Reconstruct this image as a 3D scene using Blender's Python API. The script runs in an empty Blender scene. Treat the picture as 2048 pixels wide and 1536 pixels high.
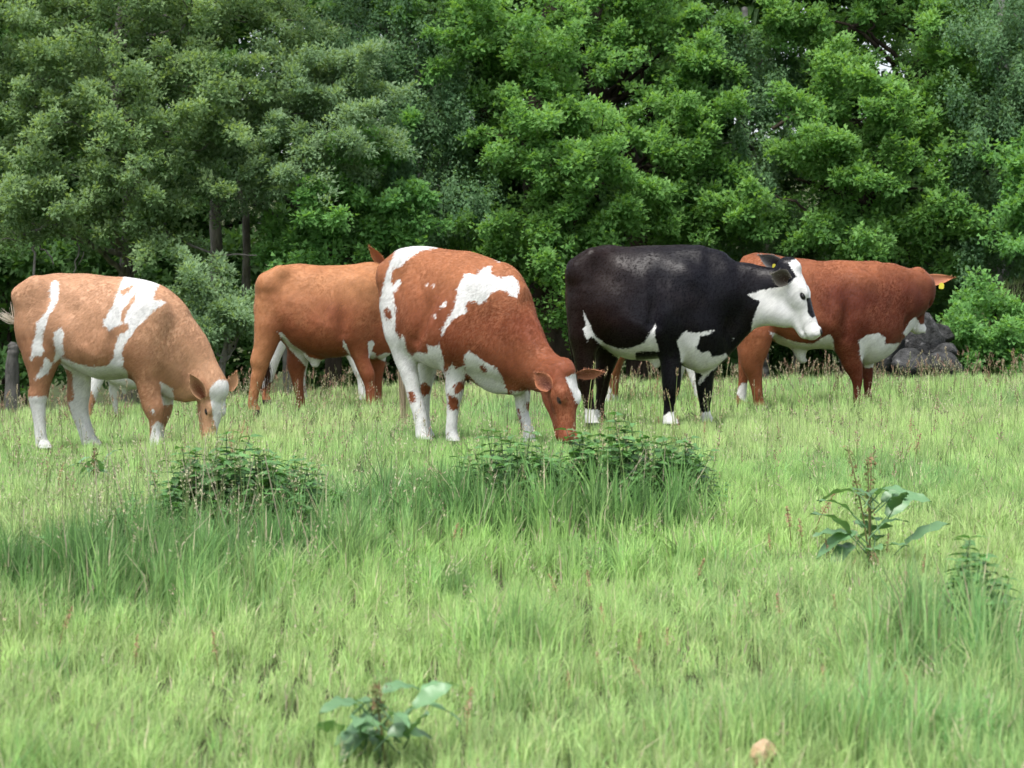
import bpy, math
import numpy as np
from mathutils import Vector

# ------------------------------------------------------------------ camera, sky, sun, exposure
SC = bpy.context.scene
COL = SC.collection
F_PX, CAM_Z, HOR, MID = 4200.0, 1.0, 614.0, 1024.0      # focal length (px of a 2048 wide frame), eye height, horizon row

cam_d = bpy.data.cameras.new('camera')
cam = bpy.data.objects.new('camera', cam_d)
COL.objects.link(cam)
SC.camera = cam
cam.location = (0, 0, CAM_Z)
cam.rotation_euler = (math.radians(90) - math.atan((768 - HOR) / F_PX), 0, 0)
cam_d.sensor_width = 36.0
cam_d.lens = 36.0 * F_PX / 2048.0
cam_d.clip_start, cam_d.clip_end = 0.1, 2000
cam_d.dof.use_dof = True
cam_d.dof.focus_distance = 13.5
cam_d.dof.aperture_fstop = 7.5

SUN_EL, SUN_AZ = math.radians(70), math.radians(215)     # azimuth measured clockwise from +Y; high, a little behind the camera
world = bpy.data.worlds.new('World')
SC.world = world
world.use_nodes = True
wn = world.node_tree.nodes
wl = world.node_tree.links
wn.clear()
w_out = wn.new('ShaderNodeOutputWorld')
w_bg = wn.new('ShaderNodeBackground')
w_sky = wn.new('ShaderNodeTexSky')
w_sky.sky_type = 'NISHITA'
w_sky.sun_disc = False
w_sky.sun_elevation = SUN_EL
w_sky.sun_rotation = SUN_AZ
w_sky.air_density = 1.0
w_sky.dust_density = 3.0
w_sky.ozone_density = 1.0
w_hs = wn.new('ShaderNodeHueSaturation')
w_hs.inputs['Saturation'].default_value = 0.42           # thin bright cloud: nearly white
w_hs.inputs['Value'].default_value = 1.15
wl.new(w_sky.outputs[0], w_hs.inputs['Color'])
wl.new(w_hs.outputs[0], w_bg.inputs['Color'])
w_bg.inputs['Strength'].default_value = 0.14
wl.new(w_bg.outputs[0], w_out.inputs['Surface'])

sun_d = bpy.data.lights.new('sun', 'SUN')
sun_d.energy = 1.9
sun_d.angle = math.radians(28)
sun_d.color = (1.0, 0.965, 0.91)
sun = bpy.data.objects.new('sun', sun_d)
COL.objects.link(sun)
to_sun = Vector((math.sin(SUN_AZ) * math.cos(SUN_EL), math.cos(SUN_AZ) * math.cos(SUN_EL), math.sin(SUN_EL)))
sun.rotation_euler = to_sun.to_track_quat('Z', 'Y').to_euler()

SC.view_settings.view_transform = 'Standard'
SC.view_settings.look = 'None'
SC.view_settings.gamma = 1.0
SC.view_settings.use_curve_mapping = False
SC.view_settings.exposure = 0.88
SC.render.engine = 'CYCLES'
SC.cycles.max_bounces = 6
SC.cycles.diffuse_bounces = 3
SC.cycles.glossy_bounces = 2
SC.cycles.transmission_bounces = 4
SC.cycles.use_denoising = True
SC.cycles.use_adaptive_sampling = True
SC.cycles.adaptive_threshold = 0.02

# ------------------------------------------------------------------ helpers
def rng(seed):
    return np.random.default_rng(seed)

def smooth01(a, b, x):
    t = np.clip((x - a) / (b - a), 0, 1)
    return t * t * (3 - 2 * t)

def vnoise(x, y, seed=0):
    """smooth value noise on a unit lattice, -1..1"""
    def h(i, j):
        n = (i * 374761393 + j * 668265263 + seed * 974634777) & 0xFFFFFFFF
        n = ((n ^ (n >> 13)) * 1274126177) & 0xFFFFFFFF
        return ((n ^ (n >> 16)) & 0xFFFF) / 32767.5 - 1
    xi = np.floor(x).astype(np.int64); yi = np.floor(y).astype(np.int64)
    fx = x - xi; fy = y - yi
    fx = fx * fx * (3 - 2 * fx); fy = fy * fy * (3 - 2 * fy)
    a = h(xi, yi) * (1 - fx) + h(xi + 1, yi) * fx
    b = h(xi, yi + 1) * (1 - fx) + h(xi + 1, yi + 1) * fx
    return a * (1 - fy) + b * fy

def mesh_from(name, verts, faces, mat, smooth=False, colors=None, normals=None, attrs=None):
    """verts (n,3), faces (m,k) with one k"""
    me = bpy.data.meshes.new(name)
    verts = np.asarray(verts, np.float32); faces = np.asarray(faces, np.int32)
    n, m, k = len(verts), len(faces), faces.shape[1]
    me.vertices.add(n); me.vertices.foreach_set('co', verts.ravel())
    me.loops.add(m * k); me.loops.foreach_set('vertex_index', faces.ravel())
    me.polygons.add(m)
    me.polygons.foreach_set('loop_start', np.arange(0, m * k, k, dtype=np.int32))
    me.polygons.foreach_set('loop_total', np.full(m, k, np.int32))
    me.polygons.foreach_set('use_smooth', np.full(m, bool(smooth)))
    me.update(calc_edges=True)
    if colors is not None:
        c = np.ones((n, 4), np.float32); c[:, :3] = colors
        a = me.color_attributes.new('Col', 'FLOAT_COLOR', 'POINT')
        a.data.foreach_set('color', c.ravel())
    for an, av in (attrs or {}).items():
        a = me.attributes.new(an, 'FLOAT', 'POINT')
        a.data.foreach_set('value', np.asarray(av, np.float32))
    if normals is not None:
        me.normals_split_custom_set_from_vertices(np.asarray(normals, np.float32))
    if mat is not None:
        me.materials.append(mat)
    return me

def link(name, data, parent=None, loc=None, rotz=None):
    o = bpy.data.objects.new(name, data)
    COL.objects.link(o)
    if loc is not None: o.location = loc
    if rotz is not None: o.rotation_euler = (0, 0, rotz)
    if parent is not None: o.parent = parent
    return o

def tag(o, label=None, cat=None, group=None, kind=None):
    if label: o['label'] = label
    if cat: o['category'] = cat
    if group: o['group'] = group
    if kind: o['kind'] = kind
    return o

class Acc:
    """collects triangles with vertex colours"""
    def __init__(s): s.v, s.f, s.c, s.n = [], [], [], 0
    def add(s, v, f, c):
        v = np.asarray(v, np.float32).reshape(-1, 3); f = np.asarray(f, np.int64).reshape(-1, 3)
        c = np.broadcast_to(np.asarray(c, np.float32), (len(v), 3))
        s.v.append(v); s.f.append(f + s.n); s.c.append(c); s.n += len(v)
    def mesh(s, name, mat, smooth=False):
        return mesh_from(name, np.concatenate(s.v), np.concatenate(s.f), mat, smooth, np.concatenate(s.c))

def spline(P, n):
    """Catmull-Rom through the points of P (any columns), n samples per span"""
    P = np.asarray(P, float)
    Q = np.vstack([2 * P[0] - P[1], P, 2 * P[-1] - P[-2]])
    out = []
    for i in range(1, len(Q) - 2):
        t = np.linspace(0, 1, n, endpoint=False)[:, None]
        a, b, c, d = Q[i - 1], Q[i], Q[i + 1], Q[i + 2]
        out.append(0.5 * (2 * b + (c - a) * t + (2 * a - 5 * b + 4 * c - d) * t ** 2 + (3 * b - a - 3 * c + d) * t ** 3))
    out.append(P[-1:])
    return np.vstack(out)

def tube(P, R, sides=6, cap=True):
    P = np.asarray(P, float); R = np.broadcast_to(np.asarray(R, float), (len(P),))
    T = np.gradient(P, axis=0); T /= np.linalg.norm(T, axis=1)[:, None] + 1e-9
    ref = np.where(np.abs(T[:, 2:3]) > 0.9, np.array([[1.0, 0, 0]]), np.array([[0, 0, 1.0]]))
    A = np.cross(T, ref); A /= np.linalg.norm(A, axis=1)[:, None] + 1e-9
    for i in range(1, len(A)):
        a = A[i - 1] - T[i] * np.dot(A[i - 1], T[i]); A[i] = a / (np.linalg.norm(a) + 1e-9)
    B = np.cross(T, A)
    th = np.arange(sides) * 2 * np.pi / sides
    V = P[:, None] + R[:, None, None] * (np.cos(th)[None, :, None] * A[:, None] + np.sin(th)[None, :, None] * B[:, None])
    n = len(P); V = V.reshape(-1, 3); F = []
    for i in range(n - 1):
        for j in range(sides):
            a, b = i * sides + j, i * sides + (j + 1) % sides
            F += [(a, b, b + sides), (a, b + sides, a + sides)]
    if cap:
        V = np.vstack([V, P[-1:] + T[-1:] * R[-1] * 0.6]); q = len(V) - 1
        F += [((n - 1) * sides + j, (n - 1) * sides + (j + 1) % sides, q) for j in range(sides)]
    return V, np.array(F)

# ------------------------------------------------------------------ materials
def new_mat(name):
    m = bpy.data.materials.new(name); m.use_nodes = True
    nt = m.node_tree; nt.nodes.clear()
    return m, nt.nodes, nt.links, nt.nodes.new('ShaderNodeOutputMaterial')

def leaf_mat(name, trans=0.35, rough=0.45, spec=0.35, tint=(1.15, 1.1, 0.55)):
    m, n, l, out = new_mat(name)
    at = n.new('ShaderNodeAttribute'); at.attribute_name = 'Col'
    pb = n.new('ShaderNodeBsdfPrincipled')
    pb.inputs['Roughness'].default_value = rough
    pb.inputs['Specular IOR Level'].default_value = spec
    l.new(at.outputs['Color'], pb.inputs['Base Color'])
    tr = n.new('ShaderNodeBsdfTranslucent')
    mu = n.new('ShaderNodeMix'); mu.data_type = 'RGBA'; mu.blend_type = 'MULTIPLY'
    mu.inputs['Factor'].default_value = 1.0
    mu.inputs['B'].default_value = (*tint, 1)
    l.new(at.outputs['Color'], mu.inputs['A'])
    l.new(mu.outputs['Result'], tr.inputs['Color'])
    mx = n.new('ShaderNodeMixShader'); mx.inputs[0].default_value = trans
    l.new(pb.outputs[0], mx.inputs[1]); l.new(tr.outputs[0], mx.inputs[2])
    l.new(mx.outputs[0], out.inputs['Surface'])
    return m

def noise_mat(name, c1, c2, scale=8, rough=0.9, bump=0.3, c3=None, detail=6, spec=0.2, stretch=None):
    m, n, l, out = new_mat(name)
    tc = n.new('ShaderNodeTexCoord')
    src = tc.outputs['Object']
    if stretch:
        mp = n.new('ShaderNodeMapping'); mp.inputs['Scale'].default_value = stretch
        l.new(src, mp.inputs['Vector']); src = mp.outputs[0]
    nz = n.new('ShaderNodeTexNoise'); nz.inputs['Scale'].default_value = scale; nz.inputs['Detail'].default_value = detail
    l.new(src, nz.inputs['Vector'])
    cr = n.new('ShaderNodeValToRGB')
    cr.color_ramp.elements[0].position = 0.35; cr.color_ramp.elements[0].color = (*c1, 1)
    cr.color_ramp.elements[1].position = 0.65; cr.color_ramp.elements[1].color = (*c2, 1)
    if c3:
        e = cr.color_ramp.elements.new(0.74); e.color = (*c3, 1)
    l.new(nz.outputs[0], cr.inputs[0])
    pb = n.new('ShaderNodeBsdfPrincipled')
    pb.inputs['Roughness'].default_value = rough
    pb.inputs['Specular IOR Level'].default_value = spec
    l.new(cr.outputs[0], pb.inputs['Base Color'])
    nz2 = n.new('ShaderNodeTexNoise'); nz2.inputs['Scale'].default_value = scale * 3.5; nz2.inputs['Detail'].default_value = 8
    l.new(src, nz2.inputs['Vector'])
    bp = n.new('ShaderNodeBump'); bp.inputs['Strength'].default_value = bump; bp.inputs['Distance'].default_value = 0.03
    l.new(nz2.outputs[0], bp.inputs['Height']); l.new(bp.outputs[0], pb.inputs['Normal'])
    l.new(pb.outputs[0], out.inputs['Surface'])
    return m

def plain_mat(name, col, rough=0.6, spec=0.3):
    m, n, l, out = new_mat(name)
    pb = n.new('ShaderNodeBsdfPrincipled')
    nz = n.new('ShaderNodeTexNoise'); nz.inputs['Scale'].default_value = 40
    mr = n.new('ShaderNodeMapRange'); mr.inputs['To Min'].default_value = 0.8; mr.inputs['To Max'].default_value = 1.2
    l.new(nz.outputs[0], mr.inputs['Value'])
    mu = n.new('ShaderNodeVectorMath'); mu.operation = 'SCALE'; mu.inputs[0].default_value = col
    l.new(mr.outputs[0], mu.inputs['Scale']); l.new(mu.outputs[0], pb.inputs['Base Color'])
    pb.inputs['Roughness'].default_value = rough
    pb.inputs['Specular IOR Level'].default_value = spec
    l.new(pb.outputs[0], out.inputs['Surface'])
    return m

def coat_mat(name, base, base2, dark, rough=0.62, white=(0.74, 0.73, 0.71), spec=0.28):
    """cattle hide: base colour, white where attribute 'white' > 0, dark where 'dark' > 0 (both in metres, ragged by noise)"""
    m, n, l, out = new_mat(name)
    tc = n.new('ShaderNodeTexCoord')
    m0 = n.new('ShaderNodeMapping'); m0.inputs['Rotation'].default_value = (0, 0.75, 0)      # along the lie of the hair
    l.new(tc.outputs['Object'], m0.inputs['Vector'])
    mp = n.new('ShaderNodeMapping'); mp.inputs['Scale'].default_value = (0.16, 1, 1)
    l.new(m0.outputs[0], mp.inputs['Vector'])
    nz = n.new('ShaderNodeTexNoise'); nz.inputs['Scale'].default_value = 75; nz.inputs['Detail'].default_value = 5
    l.new(mp.outputs[0], nz.inputs['Vector'])
    nb = n.new('ShaderNodeTexNoise'); nb.inputs['Scale'].default_value = 3.2; nb.inputs['Detail'].default_value = 4
    l.new(tc.outputs['Object'], nb.inputs['Vector'])
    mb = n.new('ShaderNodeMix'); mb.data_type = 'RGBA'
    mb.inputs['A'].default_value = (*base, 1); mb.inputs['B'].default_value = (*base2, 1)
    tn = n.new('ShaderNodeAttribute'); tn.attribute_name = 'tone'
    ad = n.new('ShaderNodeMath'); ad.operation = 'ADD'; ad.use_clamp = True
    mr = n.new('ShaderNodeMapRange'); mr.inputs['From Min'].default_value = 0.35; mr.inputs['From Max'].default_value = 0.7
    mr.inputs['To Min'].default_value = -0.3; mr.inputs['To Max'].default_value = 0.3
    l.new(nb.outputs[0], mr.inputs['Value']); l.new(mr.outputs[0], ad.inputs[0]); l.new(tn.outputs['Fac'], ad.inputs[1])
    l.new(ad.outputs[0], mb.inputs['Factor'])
    def mask(attr, amp):
        at = n.new('ShaderNodeAttribute'); at.attribute_name = attr
        m1 = n.new('ShaderNodeMath'); m1.operation = 'MULTIPLY_ADD'
        m1.inputs[1].default_value = amp; m1.inputs[2].default_value = -amp * 0.5
        l.new(nz.outputs[0], m1.inputs[0])
        m2 = n.new('ShaderNodeMath'); m2.operation = 'ADD'
        l.new(at.outputs['Fac'], m2.inputs[0]); l.new(m1.outputs[0], m2.inputs[1])
        r = n.new('ShaderNodeMapRange'); r.inputs['From Min'].default_value = -0.004; r.inputs['From Max'].default_value = 0.004
        l.new(m2.outputs[0], r.inputs['Value'])
        return r.outputs[0]
    mw = n.new('ShaderNodeMix'); mw.data_type = 'RGBA'; mw.inputs['B'].default_value = (*white, 1)
    l.new(mb.outputs['Result'], mw.inputs['A']); l.new(mask('white', 0.035), mw.inputs['Factor'])
    md = n.new('ShaderNodeMix'); md.data_type = 'RGBA'; md.inputs['B'].default_value = (*dark, 1)
    l.new(mw.outputs['Result'], md.inputs['A']); l.new(mask('dark', 0.008), md.inputs['Factor'])
    vr = n.new('ShaderNodeMapRange'); vr.inputs['From Min'].default_value = 0.3; vr.inputs['From Max'].default_value = 0.7
    vr.inputs['To Min'].default_value = 0.88; vr.inputs['To Max'].default_value = 1.08
    l.new(nz.outputs[0], vr.inputs['Value'])
    n2 = n.new('ShaderNodeTexNoise'); n2.inputs['Scale'].default_value = 17; n2.inputs['Detail'].default_value = 3; n2.inputs['Distortion'].default_value = 0.6
    l.new(mp.outputs[0], n2.inputs['Vector'])
    v2 = n.new('ShaderNodeMapRange'); v2.inputs['From Min'].default_value = 0.3; v2.inputs['From Max'].default_value = 0.7
    v2.inputs['To Min'].default_value = 0.86; v2.inputs['To Max'].default_value = 1.12
    l.new(n2.outputs[0], v2.inputs['Value'])
    mm = n.new('ShaderNodeMath'); mm.operation = 'MULTIPLY'
    l.new(vr.outputs[0], mm.inputs[0]); l.new(v2.outputs[0], mm.inputs[1])
    sc_ = n.new('ShaderNodeVectorMath'); sc_.operation = 'SCALE'
    l.new(md.outputs['Result'], sc_.inputs[0]); l.new(mm.outputs[0], sc_.inputs['Scale'])
    pb = n.new('ShaderNodeBsdfPrincipled')
    pb.inputs['Roughness'].default_value = rough
    pb.inputs['Specular IOR Level'].default_value = spec
    pb.inputs['Sheen Weight'].default_value = 0.05 if spec > .2 else 0.0
    pb.inputs['Sheen Roughness'].default_value = 0.4
    l.new(sc_.outputs[0], pb.inputs['Base Color'])
    bp = n.new('ShaderNodeBump'); bp.inputs['Strength'].default_value = 0.12; bp.inputs['Distance'].default_value = 0.004
    l.new(nz.outputs[0], bp.inputs['Height']); l.new(bp.outputs[0], pb.inputs['Normal'])
    l.new(pb.outputs[0], out.inputs['Surface'])
    return m

M_GRASS = leaf_mat('grass_blades', 0.38, 0.5, 0.25, (1.15, 1.1, 0.5))
M_LEAF = leaf_mat('tree_leaves', 0.44, 0.5, 0.22, (1.2, 1.15, 0.55))
M_WEED = leaf_mat('weed_leaves', 0.25, 0.38, 0.5, (1.1, 1.15, 0.5))
M_FUR = leaf_mat('fur', 0.06, 0.55, 0.06, (1, 1, 1))
M_STALK = leaf_mat('stalks', 0.1, 0.6, 0.2, (1, 1, 1))
M_BARK = noise_mat('oak_bark', (0.028, 0.021, 0.016), (0.075, 0.058, 0.043), 7, 0.95, 0.9, stretch=(1, 1, 0.3))
M_BARK_GREY = noise_mat('grey_bark', (0.09, 0.085, 0.075), (0.22, 0.21, 0.185), 9, 0.9, 0.7, stretch=(1, 1, 0.4))
M_BARK_BIRCH = noise_mat('birch_bark', (0.10, 0.09, 0.08), (0.42, 0.40, 0.37), 6, 0.8, 0.4, stretch=(0.6, 0.6, 2.0))
M_ROCK = noise_mat('lichen_rock', (0.018, 0.019, 0.018), (0.07, 0.07, 0.07), 9, 0.95, 1.0, c3=(0.24, 0.24, 0.235))
M_SOIL = noise_mat('meadow_soil', (0.035, 0.038, 0.016), (0.055, 0.078, 0.024), 3, 1.0, 0.5)
M_EYE = plain_mat('eye', (0.006, 0.005, 0.005), 0.08, 0.6)
M_TAG = plain_mat('tag_plastic', (0.72, 0.66, 0.06), 0.4, 0.4)
M_STUMP = noise_mat('stump_wood', (0.05, 0.05, 0.045), (0.12, 0.115, 0.105), 9, 0.95, 0.8, stretch=(1, 1, 0.3))
M_STONE = noise_mat('sandstone', (0.42, 0.27, 0.15), (0.62, 0.48, 0.33), 14, 0.9, 0.8)

# ------------------------------------------------------------------ ground
def ground_z(X, Y):
    X = np.asarray(X, float); Y = np.asarray(Y, float)
    Xc = np.clip(X, -12, 12)
    sl = -.02 + np.where(Xc < 0, -.0078 * np.abs(Xc) ** 3 / (1 + .02 * np.abs(Xc) ** 3), 0.018 * Xc) * smooth01(3, 14, Y)
    z = 0.03 + sl + 0.025 * vnoise(X * 0.9 + 3, Y * 0.9, 5) * smooth01(2, 6, Y)
    t = np.clip(Y - 24.5, 0, None)
    z = z - 1.1 * (1 - np.exp(-(t / 5.0) ** 2))
    z = z + 0.125 * np.clip(Y - 50, 0, 90) * smooth01(50, 58, Y)
    z = z + 2.25 * np.exp(-(((X - 8.2) / 2.5) ** 2 + ((Y - 31.8) / 2.1) ** 2) ** 1.5) * (1 + 0.12 * vnoise(X * 1.2, Y * 1.2, 9))
    return z

def axis_pts(lo, hi, fine_lo, fine_hi, step_f, step_c):
    return np.unique(np.round(np.concatenate([np.arange(lo, fine_lo, step_c), np.arange(fine_lo, fine_hi, step_f), np.arange(fine_hi, hi + step_c, step_c)]), 3))
gx = axis_pts(-160, 160, -14, 14, 0.25, 6); gy = axis_pts(-30, 240, 2, 40, 0.25, 5)
GX, GY = np.meshgrid(gx, gy, indexing='ij')
V = np.stack([GX, GY, ground_z(GX, GY)], -1).reshape(-1, 3)
ii, jj = np.meshgrid(np.arange(len(gx) - 1), np.arange(len(gy) - 1), indexing='ij')
a = (ii * len(gy) + jj).ravel()
Fq = np.stack([a, a + len(gy), a + len(gy) + 1, a + 1], 1)
tag(link('meadow_ground', mesh_from('meadow_ground', V, Fq, M_SOIL, True)), kind='structure')

# ------------------------------------------------------------------ cattle
def surface_nets(Fv, org, h):
    nx, ny, nz = Fv.shape
    ins = Fv < 0
    cnt = np.zeros((nx - 1, ny - 1, nz - 1), np.int8)
    for dx in (0, 1):
        for dy in (0, 1):
            for dz in (0, 1):
                cnt += ins[dx:nx - 1 + dx, dy:ny - 1 + dy, dz:nz - 1 + dz]
    act = np.argwhere((cnt > 0) & (cnt < 8))
    idx = np.full(cnt.shape, -1, np.int64); idx[tuple(act.T)] = np.arange(len(act))
    acc = np.zeros((len(act), 3)); num = np.zeros(len(act))
    cor = [(0, 0, 0), (1, 0, 0), (0, 1, 0), (1, 1, 0), (0, 0, 1), (1, 0, 1), (0, 1, 1), (1, 1, 1)]
    vals = [Fv[act[:, 0] + c[0], act[:, 1] + c[1], act[:, 2] + c[2]] for c in cor]
    for i in range(8):
        for j in range(i + 1, 8):
            if sum(abs(p - q) for p, q in zip(cor[i], cor[j])) != 1: continue
            d = (vals[i] < 0) != (vals[j] < 0)
            t = np.where(d, vals[i] / np.where(d, vals[i] - vals[j], 1), 0)
            p = np.array(cor[i])[None] + t[:, None] * (np.array(cor[j]) - np.array(cor[i]))[None]
            acc += p * d[:, None]; num += d
    V = org + h * (act + acc / num[:, None])
    faces = []
    for ax in range(3):
        o = [(0, 0, 0)] * 2
        sl0 = [slice(1, -1)] * 3; sl1 = [slice(1, -1)] * 3
        sl0[ax] = slice(0, -1); sl1[ax] = slice(1, None)
        a0 = ins[tuple(sl0)]; a1 = ins[tuple(sl1)]
        e = np.argwhere(a0 != a1)
        flip = a0[tuple(e.T)]
        base = e.copy()
        for k in range(3):
            if k != ax: base[:, k] += 1
        b, c = [(1, 2), (2, 0), (0, 1)][ax]
        def cell(db, dc):
            q = base.copy(); q[:, b] -= db; q[:, c] -= dc
            return idx[tuple(q.T)]
        q = np.stack([cell(1, 1), cell(0, 1), cell(0, 0), cell(1, 0)], 1)
        q[~flip] = q[~flip][:, ::-1]
        faces.append(q)
    Fc = np.concatenate(faces)
    return V, Fc[(Fc >= 0).all(1)]

def vert_normals(V, Fq):
    n = np.cross(V[Fq[:, 2]] - V[Fq[:, 0]], V[Fq[:, 3]] - V[Fq[:, 1]])
    N = np.zeros_like(V)
    for k in range(4): np.add.at(N, Fq[:, k], n)
    return N / (np.linalg.norm(N, axis=1)[:, None] + 1e-12)

def relax(V, Fq, it, lam=0.5):
    e = np.concatenate([Fq[:, [0, 1]], Fq[:, [1, 2]], Fq[:, [2, 3]], Fq[:, [3, 0]]])
    deg = np.bincount(e[:, 0], minlength=len(V)).astype(float) + np.bincount(e[:, 1], minlength=len(V))
    for i in range(it):
        for L in (lam, -lam * 1.04):
            S = np.zeros_like(V)
            np.add.at(S, e[:, 0], V[e[:, 1]]); np.add.at(S, e[:, 1], V[e[:, 0]])
            V = V + L * (S / deg[:, None] - V)
    return V

def poly_sdf(P, poly):
    """signed distance, positive inside; P (n,2)"""
    Q = np.asarray(poly, float)
    d2 = np.full(len(P), 1e12); ins = np.zeros(len(P), bool)
    for i in range(len(Q)):
        a, b = Q[i], Q[(i + 1) % len(Q)]
        ab = b - a; ap = P - a
        t = np.clip((ap @ ab) / (ab @ ab + 1e-12), 0, 1)
        d = ap - t[:, None] * ab
        d2 = np.minimum(d2, (d ** 2).sum(1))
        cr = (a[1] > P[:, 1]) != (b[1] > P[:, 1])
        xx = (b[0] - a[0]) * (P[:, 1] - a[1]) / (b[1] - a[1] + 1e-12) + a[0]
        ins ^= cr & (P[:, 0] < xx)
    d = np.sqrt(d2)
    return np.where(ins, d, -d)

class Cow:
    """A cow drawn side-on: (a, b) are drawing units at scale k from origin (ox, oy); `y` is metres from the mid-plane
    (+ is the cow's left).  The cow stands at distance Y0, turned by yaw."""
    H = 0.016
    def __init__(s, ox, oy, k, uc, Y0, yaw, vfoot, sink=0.075):
        s.ox, s.oy, s.k, s.Y0, s.yaw = ox, oy, k, Y0, math.radians(yaw)
        s.c, s.s = math.cos(s.yaw), math.sin(s.yaw)
        s.X0 = (uc - MID) / F_PX * Y0
        s.sc = F_PX / Y0
        s.zg = float(ground_z(s.X0, Y0)) - .01
        s.prims = []
    def m(s, r): return r / s.k / s.sc
    def P(s, a, b, y=0.0):
        u, v = s.ox + a / s.k, s.oy + b / s.k
        q = (u - MID) / F_PX
        x = (q * (s.Y0 + y * s.c) - s.X0 + y * s.s) / (s.c - q * s.s)
        Yw = s.Y0 + x * s.s + y * s.c
        z = CAM_Z - (v - HOR) / F_PX * Yw - s.zg
        return np.array([x, y, z])
    def draw(s, V):
        """local points -> drawing units"""
        Xw = s.X0 + V[:, 0] * s.c - V[:, 1] * s.s
        Yw = s.Y0 + V[:, 0] * s.s + V[:, 1] * s.c
        u = MID + F_PX * Xw / Yw; v = HOR + F_PX * (CAM_Z - s.zg - V[:, 2]) / Yw
        return np.stack([(u - s.ox) * s.k, (v - s.oy) * s.k], 1)
    def dirv(s, right, up, away):
        d = np.array([right * s.c + away * s.s, -right * s.s + away * s.c, up]); return d / np.linalg.norm(d)
    def seg(s, p, q, rs, rl, L=(0, 1, 0), k=0.04, sub=False):
        s.prims.append(('chain', [(np.array(p), np.array(q), rs, rl, np.array(L, float))], k, sub))
    def chain(s, pts, k=0.04, n=3, L=(0, 1, 0)):
        """pts: (a, b, y, rs units, rl units or None)"""
        R = []
        for a, b, y, rs, *rl in pts:
            p = s.P(a, b, y); r1 = s.m(rs); r2 = s.m(rl[0]) if rl else r1
            R.append([*p, r1, r2])
        s.chain3(R, k, n, L)
    def chain3(s, R, k=0.04, n=3, L=(0, 1, 0)):
        R = spline(R, n) if len(R) > 2 else np.asarray(R)
        s.prims.append(('chain', [(R[i, :3], R[i + 1, :3], (R[i, 3], R[i + 1, 3]), (R[i, 4], R[i + 1, 4]), np.array(L, float)) for i in range(len(R) - 1)], k, False))
    def leg(s, pts, y0, y1=None, rlf=0.85, k=0.05):
        """pts: (a, left edge b..): rows (b, a_left, a_right); runs down to the ground"""
        y1 = y0 if y1 is None else y1
        R = []
        for i, (b, al, ar) in enumerate(pts):
            y = y0 + (y1 - y0) * i / (len(pts) - 1)
            p = s.P((al + ar) / 2, b, y); r = s.m((ar - al) / 2) * 1.07 + .003
            f = rlf + (0.92 - rlf) * i / (len(pts) - 1)
            R.append([*p, r, r * f])
        last = R[-1]
        R.append([last[0] + 0.012, last[1], min(0.06, last[2] - 0.01), last[3] * 1.15, last[4] * 1.15])
        R.append([last[0] + 0.03, last[1], 0.012, last[3] * 1.35, last[4] * 1.35])
        s.chain3(R, k, 3)
    def torso(s, st, px=2.2, asym=0.24):
        """st rows: (a, top b, bottom b, half width m)"""
        R = []
        for a, bt, bb, w in st:
            t = s.P(a, bt); b = s.P(a, bb); R.append([(t[0] + b[0]) / 2, t[2], b[2], w])
        R = spline(R, 8); R = R[np.argsort(R[:, 0])]
        s.prims.append(('torso', R, px, asym))
    def relief(s, hook, hollow, blade, elbow):
        """hip bone, flank hollow, shoulder edge with the groove behind it (drawing points); both sides"""
        for sg in (-1, 1):
            h = s.P(*hook, 0); s.seg(np.array([h[0] + .02, sg * .175, h[2] + .0]), np.array([h[0] - .10, sg * .175, h[2] - .07]), (.065, .06), (.055, .055), k=.13)
            h = s.P(*hollow, 0); s.seg(np.array([h[0] - .06, sg * .355, h[2] + .02]), np.array([h[0] + .05, sg * .375, h[2] - .10]), (.085, .08), (.09, .08), k=.09, sub=True)
            p = s.P(*blade, 0); q = s.P(*elbow, 0); m = (p + q) / 2
            p[1], m[1], q[1] = sg * .36, sg * .365, sg * .365
            s.chain3([[*p, .012, .02], [*(p * .6 + m * .4), .03, .045], [*m, .034, .05], [*(m * .5 + q * .5), .032, .05], [*q, .014, .025]], .10, 3)
            s.prims[-1] = (*s.prims[-1][:3], True)
            for i in range(4):                                   # faint ribs
                t = .24 + .13 * i
                c0 = h * (1 - t) + m * t
                s.chain3([[c0[0] + .03, sg * .39, c0[2] + .08, .008, .01], [c0[0] + .02, sg * .385, c0[2] - .08, .016, .03], [c0[0] + .01, sg * .39, c0[2] - .26, .008, .01]], .07, 3)
                s.prims[-1] = (*s.prims[-1][:3], True)
    def head(s, poll, axis, fore, length, wide=1.0, jaw=1.0):
        """poll: local point; axis: poll -> muzzle; fore: forehead normal"""
        A = np.asarray(axis, float); A /= np.linalg.norm(A)
        B = np.asarray(fore, float); B -= A * (A @ B); B /= np.linalg.norm(B)
        C = np.cross(A, B)
        def T(a, b, c): return poll + length * (a * A + b * B + c * C)
        s.hT, s.hA, s.hB, s.hC, s.hL = T, A, B, C, length
        def ch(rows, k=0.03):
            R = [[*T(a, b, c), rs * length, rl * length * wide] for a, b, c, rs, rl in rows]
            s.chain3(R, k, 3, C)
        ch([(0.00, -.15, 0, .15, .15), (.18, -.17, 0, .17, .185), (.38, -.18, 0, .175, .195), (.60, -.19, 0, .145, .135), (.82, -.20, 0, .125, .115), (.93, -.205, 0, .115, .122)])
        ch([(.12, -.33 * jaw, 0, .13, .13), (.34, -.36 * jaw, 0, .13, .115), (.62, -.345 - .03 * (jaw - 1), 0, .095, .09), (.90, -.305, 0, .075, .09)])
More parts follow.
